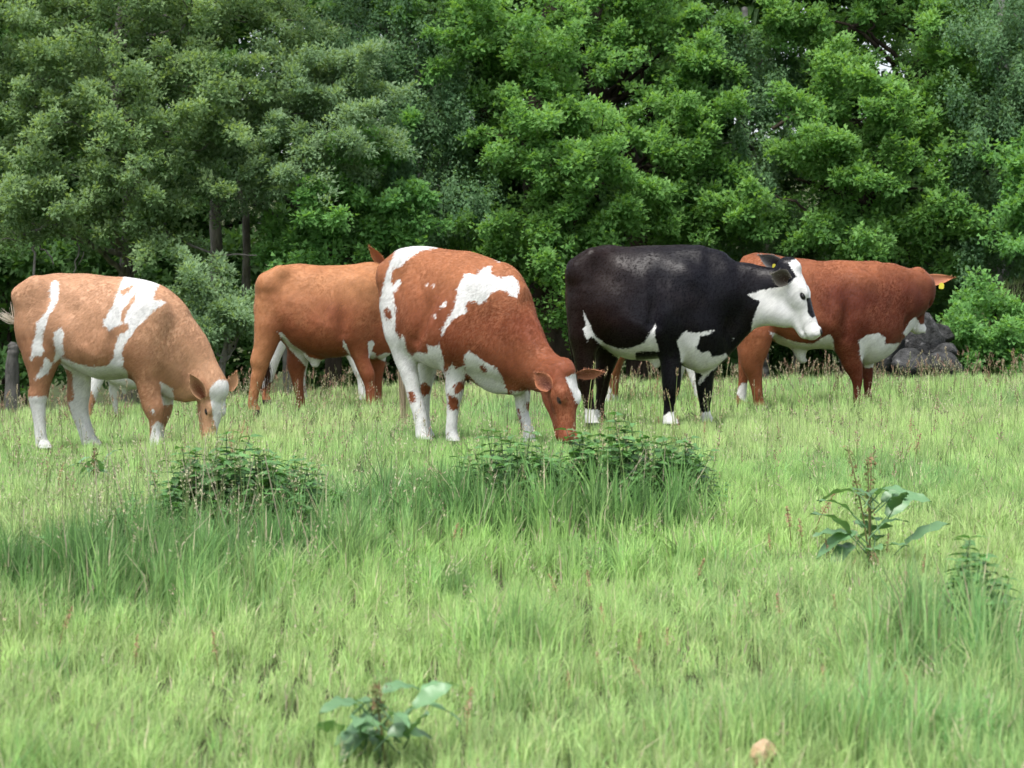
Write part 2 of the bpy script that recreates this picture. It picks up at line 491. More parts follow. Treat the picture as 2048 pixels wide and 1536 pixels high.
        for c in (-1, 1):
            s.seg(T(.36, -.05, .125 * c * wide), T(.44, -.055, .130 * c * wide), (.05 * length, .045 * length), (.045 * length, .04 * length), C, .03)
            s.seg(T(.42, -.09, .23 * c * wide), T(.50, -.10, .22 * c * wide), (.028 * length,) * 2, (.05 * length,) * 2, C, .02, True)
            s.seg(T(1.02, -.15, .075 * c), T(1.06, -.17, .10 * c), (.022 * length,) * 2, (.02 * length,) * 2, C, .008, True)
            s.seg(T(.93, -.115, .075 * c), T(.985, -.135, .085 * c), (.05 * length,) * 2, (.045 * length,) * 2, C, .02)
            s.seg(T(1.0, -.285, .05 * c), T(.76, -.295, .125 * c), (.012 * length,) * 2, (.03 * length,) * 2, C, .012, True)
        s.seg(T(0, -.06, 0), T(.05, -.03, 0), (.07 * length, .07 * length), (.09 * length, .10 * length), C, .03)
    def build(s):
        lo = np.array([1e9] * 3); hi = -lo
        for p in s.prims:
            if p[0] == 'torso':
                R = p[1]; w = R[:, 3].max() * 1.2
                l = np.array([R[:, 0].min(), -w, R[:, 2].min()]); u = np.array([R[:, 0].max(), w, R[:, 1].max()])
            else:
                if p[3]: continue
                l = np.min([np.minimum(q[0], q[1]) - max(*q[2], *q[3]) for q in p[1]], 0); u = np.max([np.maximum(q[0], q[1]) + max(*q[2], *q[3]) for q in p[1]], 0)
            lo = np.minimum(lo, l); hi = np.maximum(hi, u)
        h = s.H; lo = lo - 4 * h; hi = hi + 4 * h; lo[2] = max(lo[2], -3 * h)
        n = np.ceil((hi - lo) / h).astype(int) + 1
        ax = [(lo[i] + h * np.arange(n[i])).astype(np.float32) for i in range(3)]
        D = np.full(tuple(n), 0.25, np.float32)
        for p in s.prims:
            if p[0] == 'torso':
                R = p[1]
                zt = np.interp(ax[0], R[:, 0], R[:, 1]); zb = np.interp(ax[0], R[:, 0], R[:, 2]); w = np.interp(ax[0], R[:, 0], R[:, 3])
                zc, hh = (zt + zb) / 2, np.maximum((zt - zb) / 2, 1e-3)
                A = (ax[2][None, :] - zc[:, None]) / hh[:, None]
                A_ = np.clip(A, -1.3, 1.3)
                W = w[:, None] * (1 - p[3] * A_)
                B = ax[1][None, :, None] / W[:, None, :]
                q = (np.abs(A)[:, None, :] ** p[2] + np.abs(B) ** p[2]) ** (1 / p[2])
                d = (q - 1) * np.minimum(hh, w)[:, None, None]
                dx = np.maximum(np.maximum(R[0, 0] - ax[0], ax[0] - R[-1, 0]), 0)
                d = np.where(dx[:, None, None] > 0, np.maximum(d, 0) + dx[:, None, None], d)
                D = np.minimum(D, d.astype(np.float32))
        for want in (False, True):
            for p in s.prims:
                if p[0] == 'chain' and p[3] == want: s._chain(D, ax, lo, h, n, p)
        V, Fq = surface_nets(D, lo, h)
        V = relax(V, Fq, 3)
        N = vert_normals(V, Fq)
        q = V[:, 1] * 3.1
        V = V + N * (.0045 * vnoise(V[:, 0] * 6 + q, V[:, 2] * 5, 71) + .0028 * vnoise(V[:, 0] * 15 + q, V[:, 2] * 11 + 9, 72))[:, None] * smooth01(.15, .5, V[:, 2])[:, None]
        # keep the largest connected piece
        return V, Fq
    def _chain(s, D, ax, lo, h, n, p):
        _, segs, k, sub = p
        def box(q, m):
            r = max(*q[2], *q[3]) + m
            return np.clip(np.floor((np.minimum(q[0], q[1]) - r - lo) / h).astype(int), 0, n - 1), np.clip(np.ceil((np.maximum(q[0], q[1]) + r - lo) / h).astype(int) + 1, 1, n)
        m = 2.2 * k + .02
        bx = [box(q, m) for q in segs]
        j0 = np.min([q[0] for q in bx], 0); j1 = np.max([q[1] for q in bx], 0)
        if (j1 <= j0).any(): return
        E = np.full(tuple(j1 - j0), 9.0, np.float32)
        for (a, b, rs, rl, L), (i0, i1) in zip(segs, bx):
            sl = tuple(slice(i0[i], i1[i]) for i in range(3))
            X = ax[0][sl[0]][:, None, None]; Yv = ax[1][sl[1]][None, :, None]; Z = ax[2][sl[2]][None, None, :]
            ba = b - a; bb = ba @ ba + 1e-9
            ox, oy, oz = X - a[0], Yv - a[1], Z - a[2]
            t = np.clip((ox * ba[0] + oy * ba[1] + oz * ba[2]) / bb, 0, 1)
            ox = ox - t * ba[0]; oy = oy - t * ba[1]; oz = oz - t * ba[2]
            ol = ox * L[0] + oy * L[1] + oz * L[2]
            op2 = np.maximum(ox * ox + oy * oy + oz * oz - ol * ol, 0)
            R1 = rs[0] + t * (rs[1] - rs[0]); R2 = rl[0] + t * (rl[1] - rl[0])
            d = (np.sqrt(op2 / R1 ** 2 + (ol / R2) ** 2) - 1) * np.minimum(R1, R2)
            es = tuple(slice(i0[i] - j0[i], i1[i] - j0[i]) for i in range(3))
            E[es] = np.minimum(E[es], d)
        sl = tuple(slice(j0[i], j1[i]) for i in range(3))
        o = D[sl]
        if sub:
            hh = np.clip(0.5 - 0.5 * (o + E) / k, 0, 1)
            D[sl] = o * (1 - hh) - E * hh + k * hh * (1 - hh)
        else:
            hh = np.clip(0.5 + 0.5 * (o - E) / k, 0, 1)
            D[sl] = o * (1 - hh) + E * hh - k * hh * (1 - hh)

def ear(s, a0, b0, a1, b1, y0, y1, face, width, co, ci):
    yc = float(s.hT(.1, -.15, 0)[1])
    return (s.P(a0, b0, yc + y0), s.P(a1, b1, yc + y1), s.dirv(*face), width, co, ci)

def ear_mesh(s, base, tip, face, width, mat_attr):
    """a cupped leaf-shaped ear from base to tip, its hollow looking along `face` (local vectors)"""
    ax = tip - base; Ln = np.linalg.norm(ax); ax = ax / Ln
    f = np.asarray(face, float); f = f - ax * (ax @ f); f /= np.linalg.norm(f)
    sd = np.cross(ax, f)
    nu, nv = 11, 9
    V = []
    for side in (0, 1):
        for i in range(nu):
            t = i / (nu - 1)
            w = width * (0.30 + 0.70 * math.sin(math.pi * min(1, (t + 0.05) * 0.95) ** 0.85)) * (1 - 0.92 * t ** 7)
            cup = 0.55 * (1 - t * 0.55)
            for j in range(nv):
                q = 2 * j / (nv - 1) - 1
                p = base + ax * Ln * t + sd * w * q - f * (width * cup * (1 - q * q) * (0.7 if t > .1 else .45))
                V.append(p + (-f * 0.016 * (1 - abs(q) ** 3) * (1 - t ** 4) if side else 0))
    V = np.array(V); Fq = []
    N = nu * nv
    for i in range(nu - 1):
        for j in range(nv - 1):
            a = i * nv + j
            Fq.append((a, a + 1, a + nv + 1, a + nv)); Fq.append((N + a, N + a + nv, N + a + nv + 1, N + a + 1))
    for i in range(nu - 1):
        for j, fl in ((0, 1), (nv - 1, 0)):
            a = i * nv + j
            q = (a, a + nv, N + a + nv, N + a); Fq.append(q if fl else q[::-1])
    a0 = (nu - 1) * nv
    for j in range(nv - 1): Fq.append((a0 + j, a0 + j + 1, N + a0 + j + 1, N + a0 + j))
    inner = np.zeros(len(V)); 
    for i in range(nu):
        for j in range(nv): inner[i * nv + j] = (1 - abs(2 * j / (nv - 1) - 1) ** 2.5) * (1 - (i / (nu - 1)) ** 3)
    return V, np.array(Fq), inner

def uv_ball(c, r, axes=None, n=12, m=8):
    V = []
    for i in range(m + 1):
        for j in range(n):
            th, ph = math.pi * i / m, 2 * math.pi * j / n
            V.append([r[0] * math.sin(th) * math.cos(ph), r[1] * math.sin(th) * math.sin(ph), r[2] * math.cos(th)])
    V = np.array(V)
    if axes is not None: V = V @ np.asarray(axes)
    Fq = [(i * n + j, i * n + (j + 1) % n, (i + 1) * n + (j + 1) % n, (i + 1) * n + j) for i in range(m) for j in range(n)]
    return V + c, np.array(Fq)

def strands(P, Dv, Ln, Wd, Cc, side, name, mat, bend=None):
    """one thin triangle pair per hair, P roots, Dv directions, side vectors"""
    tip = P + Dv * Ln[:, None] + (0 if bend is None else bend)
    V = np.stack([P - side * Wd[:, None], P + side * Wd[:, None], tip], 1).reshape(-1, 3)
    return V, np.arange(len(P) * 3).reshape(-1, 3), np.repeat(Cc, 3, axis=0)

WHITE = np.array([0.74, 0.73, 0.71])

def finish_cow(s, label, group, base, base2, dark, whites=(), holes=(), darks=(), ears=(), eyes=(1, -1), tags=(), tone=None,
               shape=None, white_fn=None, fur=42000, fur_len=(0.012, 0.026), rough=0.62, ear_cols=None, tail=None, seed=1, dark_low=True, spec=.28):
    V, Fq = shape if shape is not None else s.build()
    N = vert_normals(V, Fq)
    U = s.draw(V)
    def whites_of(U, V):
        w = np.full(len(U), -9.0)
        for p in whites: w = np.maximum(w, poly_sdf(U, p) / s.k / s.sc)
        for p in holes: w = np.minimum(w, -poly_sdf(U, p) / s.k / s.sc)
        if white_fn is not None: w = white_fn(V)
        return w
    def darks_of(U, V):
        d = np.full(len(U), -9.0)
        for p in darks: d = np.maximum(d, poly_sdf(U, p) / s.k / s.sc)
        if dark_low: d = np.maximum(d, 0.055 - V[:, 2])
        return d
    w = whites_of(U, V); d = darks_of(U, V)
    if hasattr(s, 'hT'):
        nose = np.linalg.norm(V - s.hT(1.03, -.16, 0), axis=1)
        pad = 0.105 * s.hL - nose
        d = np.maximum(d, pad if s.nose_dark else -9)
        for c in eyes:
            q = V - s.hT(.455, -.095, .17 * c)
            d = np.maximum(d, .045 * s.hL * (1 - np.sqrt(((q @ s.hA) / (.058 * s.hL)) ** 2 + ((q @ s.hB) / (.033 * s.hL)) ** 2 + ((q @ s.hC) / (.08 * s.hL)) ** 2)))
    tn = tone(U, V) if tone is not None else np.full(len(V), 0.5)
    mat = coat_mat('coat', base, base2, dark, rough, spec=spec)
    me = mesh_from('cow', V, Fq, mat, True, attrs={'white': w, 'dark': d, 'tone': tn})
    root = link('cow', me, None, (s.X0, s.Y0, s.zg), s.yaw)
    tag(root, label, 'cow', group)
    g = rng(seed)
    # fur
    if fur:
        tri = np.concatenate([Fq[:, [0, 1, 2]], Fq[:, [0, 2, 3]]])
        ar = np.linalg.norm(np.cross(V[tri[:, 1]] - V[tri[:, 0]], V[tri[:, 2]] - V[tri[:, 0]]), axis=1)
        nu = (N[tri[:, 0]] @ s.dirv(0, 0.25, -1))
        ar = ar * np.where(nu > -0.35, 1, 0.3)
        ti = g.choice(len(tri), fur, p=ar / ar.sum())
        b1, b2 = g.random(fur), g.random(fur); fl = b1 + b2 > 1; b1[fl], b2[fl] = 1 - b1[fl], 1 - b2[fl]
        T = tri[ti]; B = np.stack([1 - b1 - b2, b1, b2], 1)
        P = (V[T] * B[:, :, None]).sum(1); Nn = (N[T] * B[:, :, None]).sum(1); Nn /= np.linalg.norm(Nn, axis=1)[:, None] + 1e-9
        wv = (w[T] * B).sum(1); dv = (d[T] * B).sum(1); tv = (tn[T] * B).sum(1)
        keep = (P[:, 2] > 0.05)
        if hasattr(s, 'hT'):
            for c in (-1, 1): keep &= np.linalg.norm(P - s.hT(.455, -.095, .17 * c), axis=1) > 0.055 * s.hL
            keep &= np.linalg.norm(P - s.hT(1.03, -.16, 0), axis=1) > 0.14 * s.hL
        P, Nn, wv, dv, tv = P[keep], Nn[keep], wv[keep], dv[keep], tv[keep]
        m_ = len(P)
        flow = np.array([-0.75, 0, -0.7])[None] + 0.35 * np.stack([vnoise(P[:, 0] * 5 + 9, P[:, 2] * 5, seed), 0 * tv, vnoise(P[:, 0] * 5, P[:, 2] * 5 + 40, seed)], 1)
        flow = flow + g.normal(0, 0.10, (m_, 3))
        flow = flow - Nn * (flow * Nn).sum(1)[:, None]; flow /= np.linalg.norm(flow, axis=1)[:, None] + 1e-9
        Dv = flow * 0.98 + Nn * g.uniform(0.03, 0.15, m_)[:, None]
        sd = np.cross(flow, Nn)
        Ln = g.uniform(*fur_len, m_)
        if hasattr(s, 'hT'): Ln *= np.where(np.linalg.norm(P - s.hT(.5, -.2, 0), axis=1) < .6 * s.hL, 0.55, 1)
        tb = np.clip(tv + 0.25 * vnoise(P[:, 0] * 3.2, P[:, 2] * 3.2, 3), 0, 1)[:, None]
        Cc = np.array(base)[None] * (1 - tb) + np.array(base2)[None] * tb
        Cc = np.where((wv + g.normal(0, 0.006, m_) > 0)[:, None], WHITE[None], Cc)
        Cc = np.where((dv > 0)[:, None], np.array(dark)[None], Cc)
        Cc = Cc * (g.uniform(0.80, 1.14, m_) * (1 + .16 * vnoise(P[:, 0] * 26 + P[:, 2] * 14, P[:, 2] * 9 - P[:, 0] * 5, seed + 2)))[:, None]
        v_, f_, c_ = strands(P + Nn * 0.001, Dv, Ln, np.full(m_, 0.0021), np.clip(Cc, 0, 0.85), sd, 'fur', M_FUR)
        tag(link('fur', mesh_from('fur', v_, f_, M_FUR, True, c_, normals=np.repeat(Nn, 3, axis=0)), root), kind='stuff')
    # ears: (base, tip, face, width, outer colour, inner colour)
    for (eb, et, ef, ew, co, ci) in ears:
        rim = np.array(co) + np.array([.12, .11, .10])
        ev, efq, inn = ear_mesh(s, eb, et, ef, ew, None)
        cc = np.array(co)[None] * (1 - inn[:, None]) + np.array(ci)[None] * inn[:, None]
        e = link('ear', mesh_from('ear', ev, efq, M_FUR, True, cc), root)
        # hair fringe along the rim and out of the hollow
        q = g.integers(0, len(ev), 420)
        Pn = ev[q]; dd = (et - eb)[None] * 0.6 / np.linalg.norm(et - eb) + g.normal(0, 0.6, (len(q), 3)); dd /= np.linalg.norm(dd, axis=1)[:, None]
        sdv = g.normal(0, 1, (len(q), 3)); sdv /= np.linalg.norm(sdv, axis=1)[:, None]
        hv, hf, hc = strands(Pn, dd, g.uniform(.01, .028, len(q)), np.full(len(q), .0017), (cc[q] * .6 + .4 * np.array(rim)) * g.uniform(.8, 1.3, len(q))[:, None], sdv, 'h', None)
        tag(link('ear_hair', mesh_from('ear_hair', hv, hf, M_FUR, False, np.clip(hc, 0, .85)), e), kind='stuff')
    if hasattr(s, 'hT'):
        for c in eyes:
            ev, ef = uv_ball(s.hT(.455, -.095, .155 * c), np.array([.038, .024, .024]) * s.hL, np.stack([s.hA, s.hB, s.hC]))
            link('eye', mesh_from('eye', ev, ef, M_EYE, True), root)
    for (tp, up, fc, sz) in tags:
        up = np.asarray(up, float); up /= np.linalg.norm(up); fc = np.asarray(fc, float); fc -= up * (fc @ up); fc /= np.linalg.norm(fc)
        sd = np.cross(up, fc)
        prof = [(-.5, 0), (-.55, -.55), (-.42, -1), (.42, -1), (.55, -.55), (.5, 0), (.18, .28), (-.18, .28)]
        fr = [tp + sz * (p * sd + q * up) + fc * .003 for p, q in prof]; bk = [x - fc * .006 for x in fr]
        n_ = len(prof); Vt = np.array(fr + bk); 
        bmf = [tuple(range(n_)), tuple(range(2 * n_ - 1, n_ - 1, -1))] + [(i, i + n_, (i + 1) % n_ + n_, (i + 1) % n_) for i in range(n_)]
        tm = bpy.data.meshes.new('ear_tag'); tm.from_pydata([tuple(x) for x in Vt], [], bmf); tm.materials.append(M_TAG)
        link('ear_tag', tm, root)
    # tail brush: (path points, length spread, colour, count)
    if tail:
        for (path, spread, tc, cnt, w0) in tail:
            Pp = spline(path, 6)
            A = Acc()
            for i in range(cnt):
                st = g.integers(0, max(1, int(len(Pp) * 0.45)))
                pp = Pp[st:] + (g.normal(0, 1, 3) * spread)[None] * np.linspace(0.35, 1, len(Pp) - st)[:, None] ** 0.8
                pp = pp[:g.integers(max(3, len(pp) - 5), len(pp) + 1)]
                sv = np.cross(np.gradient(pp, axis=0), g.normal(0, 1, 3)[None]); sv /= np.linalg.norm(sv, axis=1)[:, None] + 1e-9
                ww = w0 * np.linspace(1, 0.3, len(pp))[:, None]
                VV = np.concatenate([pp - sv * ww, pp + sv * ww]); n_ = len(pp)
                ff = [(j, j + 1, n_ + j + 1) for j in range(n_ - 1)] + [(j, n_ + j + 1, n_ + j) for j in range(n_ - 1)]
                A.add(VV, ff, np.clip(np.array(tc) * g.uniform(.75, 1.2), 0, .85))
            tag(link('tail_brush', A.mesh('tail_brush', M_FUR, True), root), kind='stuff')
    return root, (V, Fq)

HERD = 'cattle grazing in the meadow'
PALE = (0.60, 0.38, 0.22)

# --- pale tan and white cow, grazing
A1 = Cow(0, 500, 3.658, 215, 16.4, -8, 890)
A1.torso([(150, 370, 560, .10), (185, 268, 720, .19), (290, 204, 800, .25), (430, 169, 795, .29), (560, 173, 865, .315), (700, 181, 935, .34), (800, 189, 952, .345),
          (950, 202, 938, .33), (1060, 216, 940, .29), (1180, 258, 960, .25), (1290, 330, 1000, .19), (1370, 430, 1000, .13)])
A1.chain([(1190, 620, 0, 255, 195), (1300, 740, 0, 235, 145), (1405, 870, 0, 190, 112), (1490, 960, -.02, 150, 100), (1550, 1010, -.03, 120, 95)], .05)
A1.chain([(1150, 860, 0, 190, 170), (1270, 980, 0, 115, 85), (1350, 1030, 0, 80, 60)], .06)
A1.chain([(270, 420, -.10, 140, 150), (285, 620, -.14, 145, 110), (300, 760, -.16, 120, 90)], .07)
A1.chain([(300, 420, .10, 140, 150), (480, 640, .14, 150, 110), (570, 800, .16, 110, 85)], .07)
A1.chain([(1100, 470, -.18, 150, 90), (1060, 640, -.20, 140, 85), (1060, 800, -.18, 110, 80)], .06)
A1.chain([(1100, 470, .18, 150, 90), (1080, 640, .20, 140, 85), (1150, 820, .17, 100, 80)], .06)
A1.leg([(750, 190, 425), (850, 205, 400), (940, 218, 375), (1010, 222, 355), (1060, 212, 345), (1120, 225, 328), (1250, 245, 325), (1350, 255, 330), (1420, 262, 345)], -.16)
A1.leg([(800, 500, 680), (900, 502, 662), (1000, 500, 655), (1110, 497, 640), (1200, 527, 640), (1300, 567, 665), (1430, 607, 715)], .16)
A1.leg([(780, 955, 1160), (880, 972, 1162), (980, 1003, 1162), (1080, 1035, 1172), (1160, 1058, 1192), (1240, 1090, 1178), (1330, 1098, 1165), (1430, 1095, 1185)], -.17)
A1.leg([(850, 1120, 1270), (1000, 1160, 1265), (1120, 1175, 1262), (1200, 1155, 1240), (1300, 1130, 1200), (1430, 1110, 1190)], .15)
A1.chain([(190, 280, 0, 34), (150, 350, -.02, 28), (140, 440, -.05, 26), (150, 510, -.07, 24)], .03)
A1.nose_dark = False
A1.head(A1.P(1612, 985, -.04), A1.dirv(-.07, -.97, -.14), A1.dirv(.68, .22, -.72), .485, 1.02, 1.12)
A1.relief((300, 260), (560, 330), (930, 330), (960, 780))
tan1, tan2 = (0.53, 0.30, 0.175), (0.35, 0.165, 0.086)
finish_cow(A1, 'tan and white cow with bent neck grazing beside the low nettle clump', HERD, tan1, tan2, (0.05, 0.03, 0.025),
  whites=[[(380, 240), (410, 222), (438, 235), (440, 300), (430, 370), (400, 420), (365, 470), (340, 540), (320, 610), (310, 690), (325, 740), (300, 780), (255, 770), (230, 810), (222, 790), (240, 690), (265, 610), (270, 530), (310, 490), (350, 440), (375, 370), (370, 290)],
          [(400, 600), (450, 560), (470, 610), (460, 690), (470, 760), (430, 800), (390, 825), (410, 740), (395, 670)],
          [(330, 780), (385, 830), (350, 900), (300, 930), (255, 950), (280, 890), (310, 850)],
          [(930, 150), (1060, 150), (1190, 230), (1150, 290), (1120, 365), (1190, 370), (1215, 385), (1120, 450), (1050, 520), (1000, 570), (960, 630), (920, 680), (890, 760), (905, 800), (900, 850), (930, 890), (945, 990), (760, 1010), (640, 960), (540, 900), (440, 850), (450, 780), (560, 830), (680, 855), (790, 840), (830, 790), (840, 700), (870, 620), (930, 590), (950, 530), (900, 540), (850, 560), (800, 590), (750, 530), (790, 470), (830, 400), (870, 290)],
          [(205, 1070), (350, 1070), (350, 1300), (380, 1500), (210, 1500)], [(525, 870), (680, 880), (660, 1150), (760, 1500), (590, 1500), (500, 1115), (540, 1090)],
          [(1110, 1290), (1150, 1250), (1190, 1270), (1230, 1500), (1070, 1500)], [(1105, 1160), (1135, 1170), (1130, 1200), (1105, 1190)],
          [(1168, 960), (1265, 1010), (1275, 1130), (1190, 1140)],
          [(1535, 1010), (1590, 950), (1660, 950), (1730, 1060), (1710, 1120), (1640, 1135), (1700, 1220), (1670, 1330), (1680, 1500), (1560, 1500), (1580, 1310), (1555, 1230), (1545, 1130), (1530, 1060)]],
  holes=[[(880, 300), (990, 250), (960, 290), (900, 340)], [(890, 450), (1000, 310), (990, 370), (930, 450), (905, 530), (885, 510)]],
  ears=[ear(A1, 1485, 1085, 1390, 908, -.14, -.22, (-.05, -.05, -1), .058, (.56, .32, .18), (.15, .05, .028)),
        ear(A1, 1672, 1030, 1728, 895, .06, .06, (.35, -.1, -1), .046, (.58, .33, .19), (.52, .28, .16))],
  tone=lambda U, V: 0.15 + 0.75 * smooth01(350, 850, U[:, 1]) * smooth01(1500, 900, U[:, 0]),  # paler back, darker low flank: hide variation plus top light put into the colour
  fur=48000, fur_len=(.012, .026), seed=11,
  tail=[([A1.P(150, 440, -.05), A1.P(130, 500, -.08), A1.P(90, 515, -.10), A1.P(50, 490, -.11), A1.P(0, 455, -.1)], .020, (.70, .63, .52), 70, .0022),
        ([A1.P(150, 460, -.05), A1.P(125, 515, -.09), A1.P(112, 500, -.1), A1.P(104, 440, -.1), A1.P(100, 380, -.1)], .014, (.68, .60, .48), 30, .002)])

# --- plain chestnut cow, its head hidden
A2 = Cow(480, 470, 4.267, 640, 20.6, 4, 803)
A2.torso([(150, 540, 700, .11), (172, 455, 800, .19), (240, 352, 860, .24), (330, 274, 880, .28), (440, 248, 950, .31), (580, 251, 1015, .335), (720, 257, 1045, .345), (850, 259, 1045, .335),
          (960, 253, 1030, .30), (1060, 242, 1040, .26), (1180, 262, 1040, .20), (1270, 340, 980, .14)])
A2.chain([(1120, 560, 0, 300, 190), (1250, 480, 0, 220, 140), (1350, 390, 0, 160, 110), (1420, 330, .03, 130, 100)], .06)
A2.chain([(1090, 820, 0, 200, 160), (1190, 900, 0, 140, 90), (1260, 880, 0, 110, 60)], .06)
A2.chain([(270, 480, -.11, 140, 140), (255, 640, -.14, 130, 100), (240, 800, -.16, 105, 85)], .07)
A2.chain([(300, 480, .11, 140, 140), (400, 700, .14, 140, 100), (490, 900, .16, 100, 85)], .07)
A2.chain([(1010, 480, -.17, 150, 90), (980, 680, -.20, 135, 85), (975, 820, -.18, 105, 80)], .06)
A2.chain([(1040, 480, .17, 150, 90), (1060, 680, .20, 135, 85), (1130, 880, .17, 105, 80)], .06)
A2.leg([(780, 145, 350), (880, 134, 330), (960, 125, 300), (1030, 108, 268), (1085, 96, 245), (1140, 107, 225), (1230, 95, 195), (1330, 82, 160), (1430, 70, 142)], -.17)
A2.leg([(950, 420, 585), (1040, 410, 570), (1110, 408, 555), (1180, 428, 540), (1280, 455, 535), (1390, 478, 545)], .16)
A2.leg([(840, 885, 1075), (950, 918, 1080), (1050, 972, 1095), (1130, 1008, 1120), (1190, 1033, 1145), (1260, 1060, 1142), (1340, 1076, 1152)], -.17)
A2.leg([(950, 1050, 1240), (1050, 1085, 1240), (1150, 1112, 1225), (1220, 1128, 1212), (1340, 1135, 1205)], .16)
A2.chain([(235, 365, 0, 30), (172, 450, 0, 26), (160, 600, .02, 22), (180, 800, .05, 20), (205, 1000, .05, 18)], .03)
A2.chain([(640, 1040, 0, 90, 80), (640, 1090, 0, 40, 40)], .05)
A2.nose_dark = False
A2.relief((330, 330), (480, 380), (880, 330), (890, 830))
A2.head(A2.P(1375, 205, .03), A2.dirv(.80, -.45, .38), A2.dirv(.42, .85, .1), .49)
e1 = A2.hT(.06, -.14, .13); e2 = A2.hT(.06, -.14, -.13)
if (e1 - e2) @ A2.dirv(0, 0, 1) > 0: e1, e2 = e2, e1
ch1, ch2 = (0.44, 0.195, 0.085), (0.24, 0.072, 0.030)
r2, shape2 = finish_cow(A2, 'plain chestnut cow with its head hidden behind another cow\'s rump', HERD, ch1, ch2, (0.03, 0.02, 0.018),
  whites=[[(320, 825), (370, 840), (440, 930), (560, 1010), (590, 1045), (700, 1065), (860, 1045), (930, 1020), (880, 950), (880, 890), (905, 930), (940, 1010), (950, 1060), (700, 1160), (560, 1120), (430, 980), (350, 870)],
          [(1090, 910), (1130, 890), (1150, 930), (1120, 990), (1160, 1010), (1150, 1060), (1100, 1050)], [(1160, 1040), (1240, 1000), (1290, 1010), (1230, 1080)]],
  ears=[(A2.P(1235, 275, float(e1[1])), A2.P(1104, 98, float(e1[1]) - .05), A2.dirv(-.45, -.2, -.9), .058, (.38, .15, .06), (.30, .11, .06)),
        (e2, e2 + .2 * A2.dirv(.3, .6, .7), A2.dirv(.5, -.2, -.8), .05, (.42, .18, .08), (.3, .11, .06))],
  tone=lambda U, V: 0.95 * smooth01(330, 850, U[:, 1]) * smooth01(130, 420, U[:, 0]) + 0.1,  # natural coat gradient, deepened downward to paint in the light on the back
  fur=34000, fur_len=(.010, .022), seed=12,
  tail=[([A2.P(205, 980, .05), A2.P(222, 1090, .05), A2.P(232, 1200, .05), A2.P(215, 1370, .05)], .024, (.075, .04, .028), 110, .003)])

# --- red and white cow, three-quarter view, grazing
A3 = Cow(720, 470, 3.658, 905, 15.0, -40, 866)
A3.torso([(285, 210, 560, .11), (315, 128, 760, .19), (370, 90, 860, .245), (450, 80, 900, .285), (560, 99, 960, .32), (680, 107, 1005, .345), (800, 124, 1025, .35), (900, 152, 1035, .335),
          (1000, 192, 1050, .285), (1080, 215, 1080, .235), (1150, 275, 1090, .185), (1210, 370, 1060, .12)])
A3.chain([(1040, 560, 0, 225, 215), (1125, 740, 0, 230, 160), (1215, 890, -.01, 205, 118), (1325, 985, -.02, 160, 104), (1420, 1025, -.04, 130, 100)], .05)
A3.chain([(870, 880, 0, 170, 190), (985, 1010, 0, 140, 120), (1070, 1070, 0, 95, 75), (1140, 1090, 0, 75, 55)], .06)
A3.chain([(262, 350, -.14, 130, 140), (268, 520, -.17, 125, 110), (285, 700, -.18, 112, 90)], .07)
A3.chain([(360, 350, .12, 130, 140), (470, 650, .14, 130, 100), (500, 850, .15, 90, 80)], .07)
A3.chain([(830, 420, -.18, 150, 95), (740, 600, -.21, 140, 90), (690, 760, -.19, 110, 80)], .06)
A3.chain([(980, 420, .17, 150, 95), (1050, 700, .19, 130, 85), (1110, 930, .16, 100, 80)], .06)
A3.leg([(750, 212, 400), (840, 232, 398), (920, 258, 402), (1000, 292, 415), (1080, 326, 434), (1150, 343, 442), (1240, 370, 467), (1340, 398, 487), (1430, 408, 500)], -.17)
A3.leg([(850, 430, 590), (950, 425, 565), (1040, 425, 540), (1110, 430, 522), (1200, 445, 510), (1320, 448, 508), (1430, 450, 520)], .14)
A3.leg([(780, 588, 790), (880, 604, 778), (980, 620, 770), (1070, 627, 757), (1140, 631, 752), (1220, 640, 728), (1300, 641, 712), (1430, 632, 706)], -.17)
A3.leg([(980, 1040, 1220), (1080, 1090, 1245), (1160, 1128, 1243), (1230, 1140, 1236), (1300, 1155, 1230), (1380, 1182, 1250), (1430, 1195, 1268)], .13)
A3.chain([(300, 140, 0, 30), (262, 240, -.02, 24), (262, 600, .04, 20), (290, 900, .06, 18)], .03)
A3.nose_dark = False
A3.head(A3.P(1535, 965, -.06), A3.dirv(.10, -.95, -.22), A3.dirv(.64, .28, -.73), .50, 1.10, 1.2)
A3.relief((410, 190), (600, 240), (830, 300), (640, 760))
red1, red2 = (0.38, 0.150, 0.068), (0.215, 0.060, 0.027)
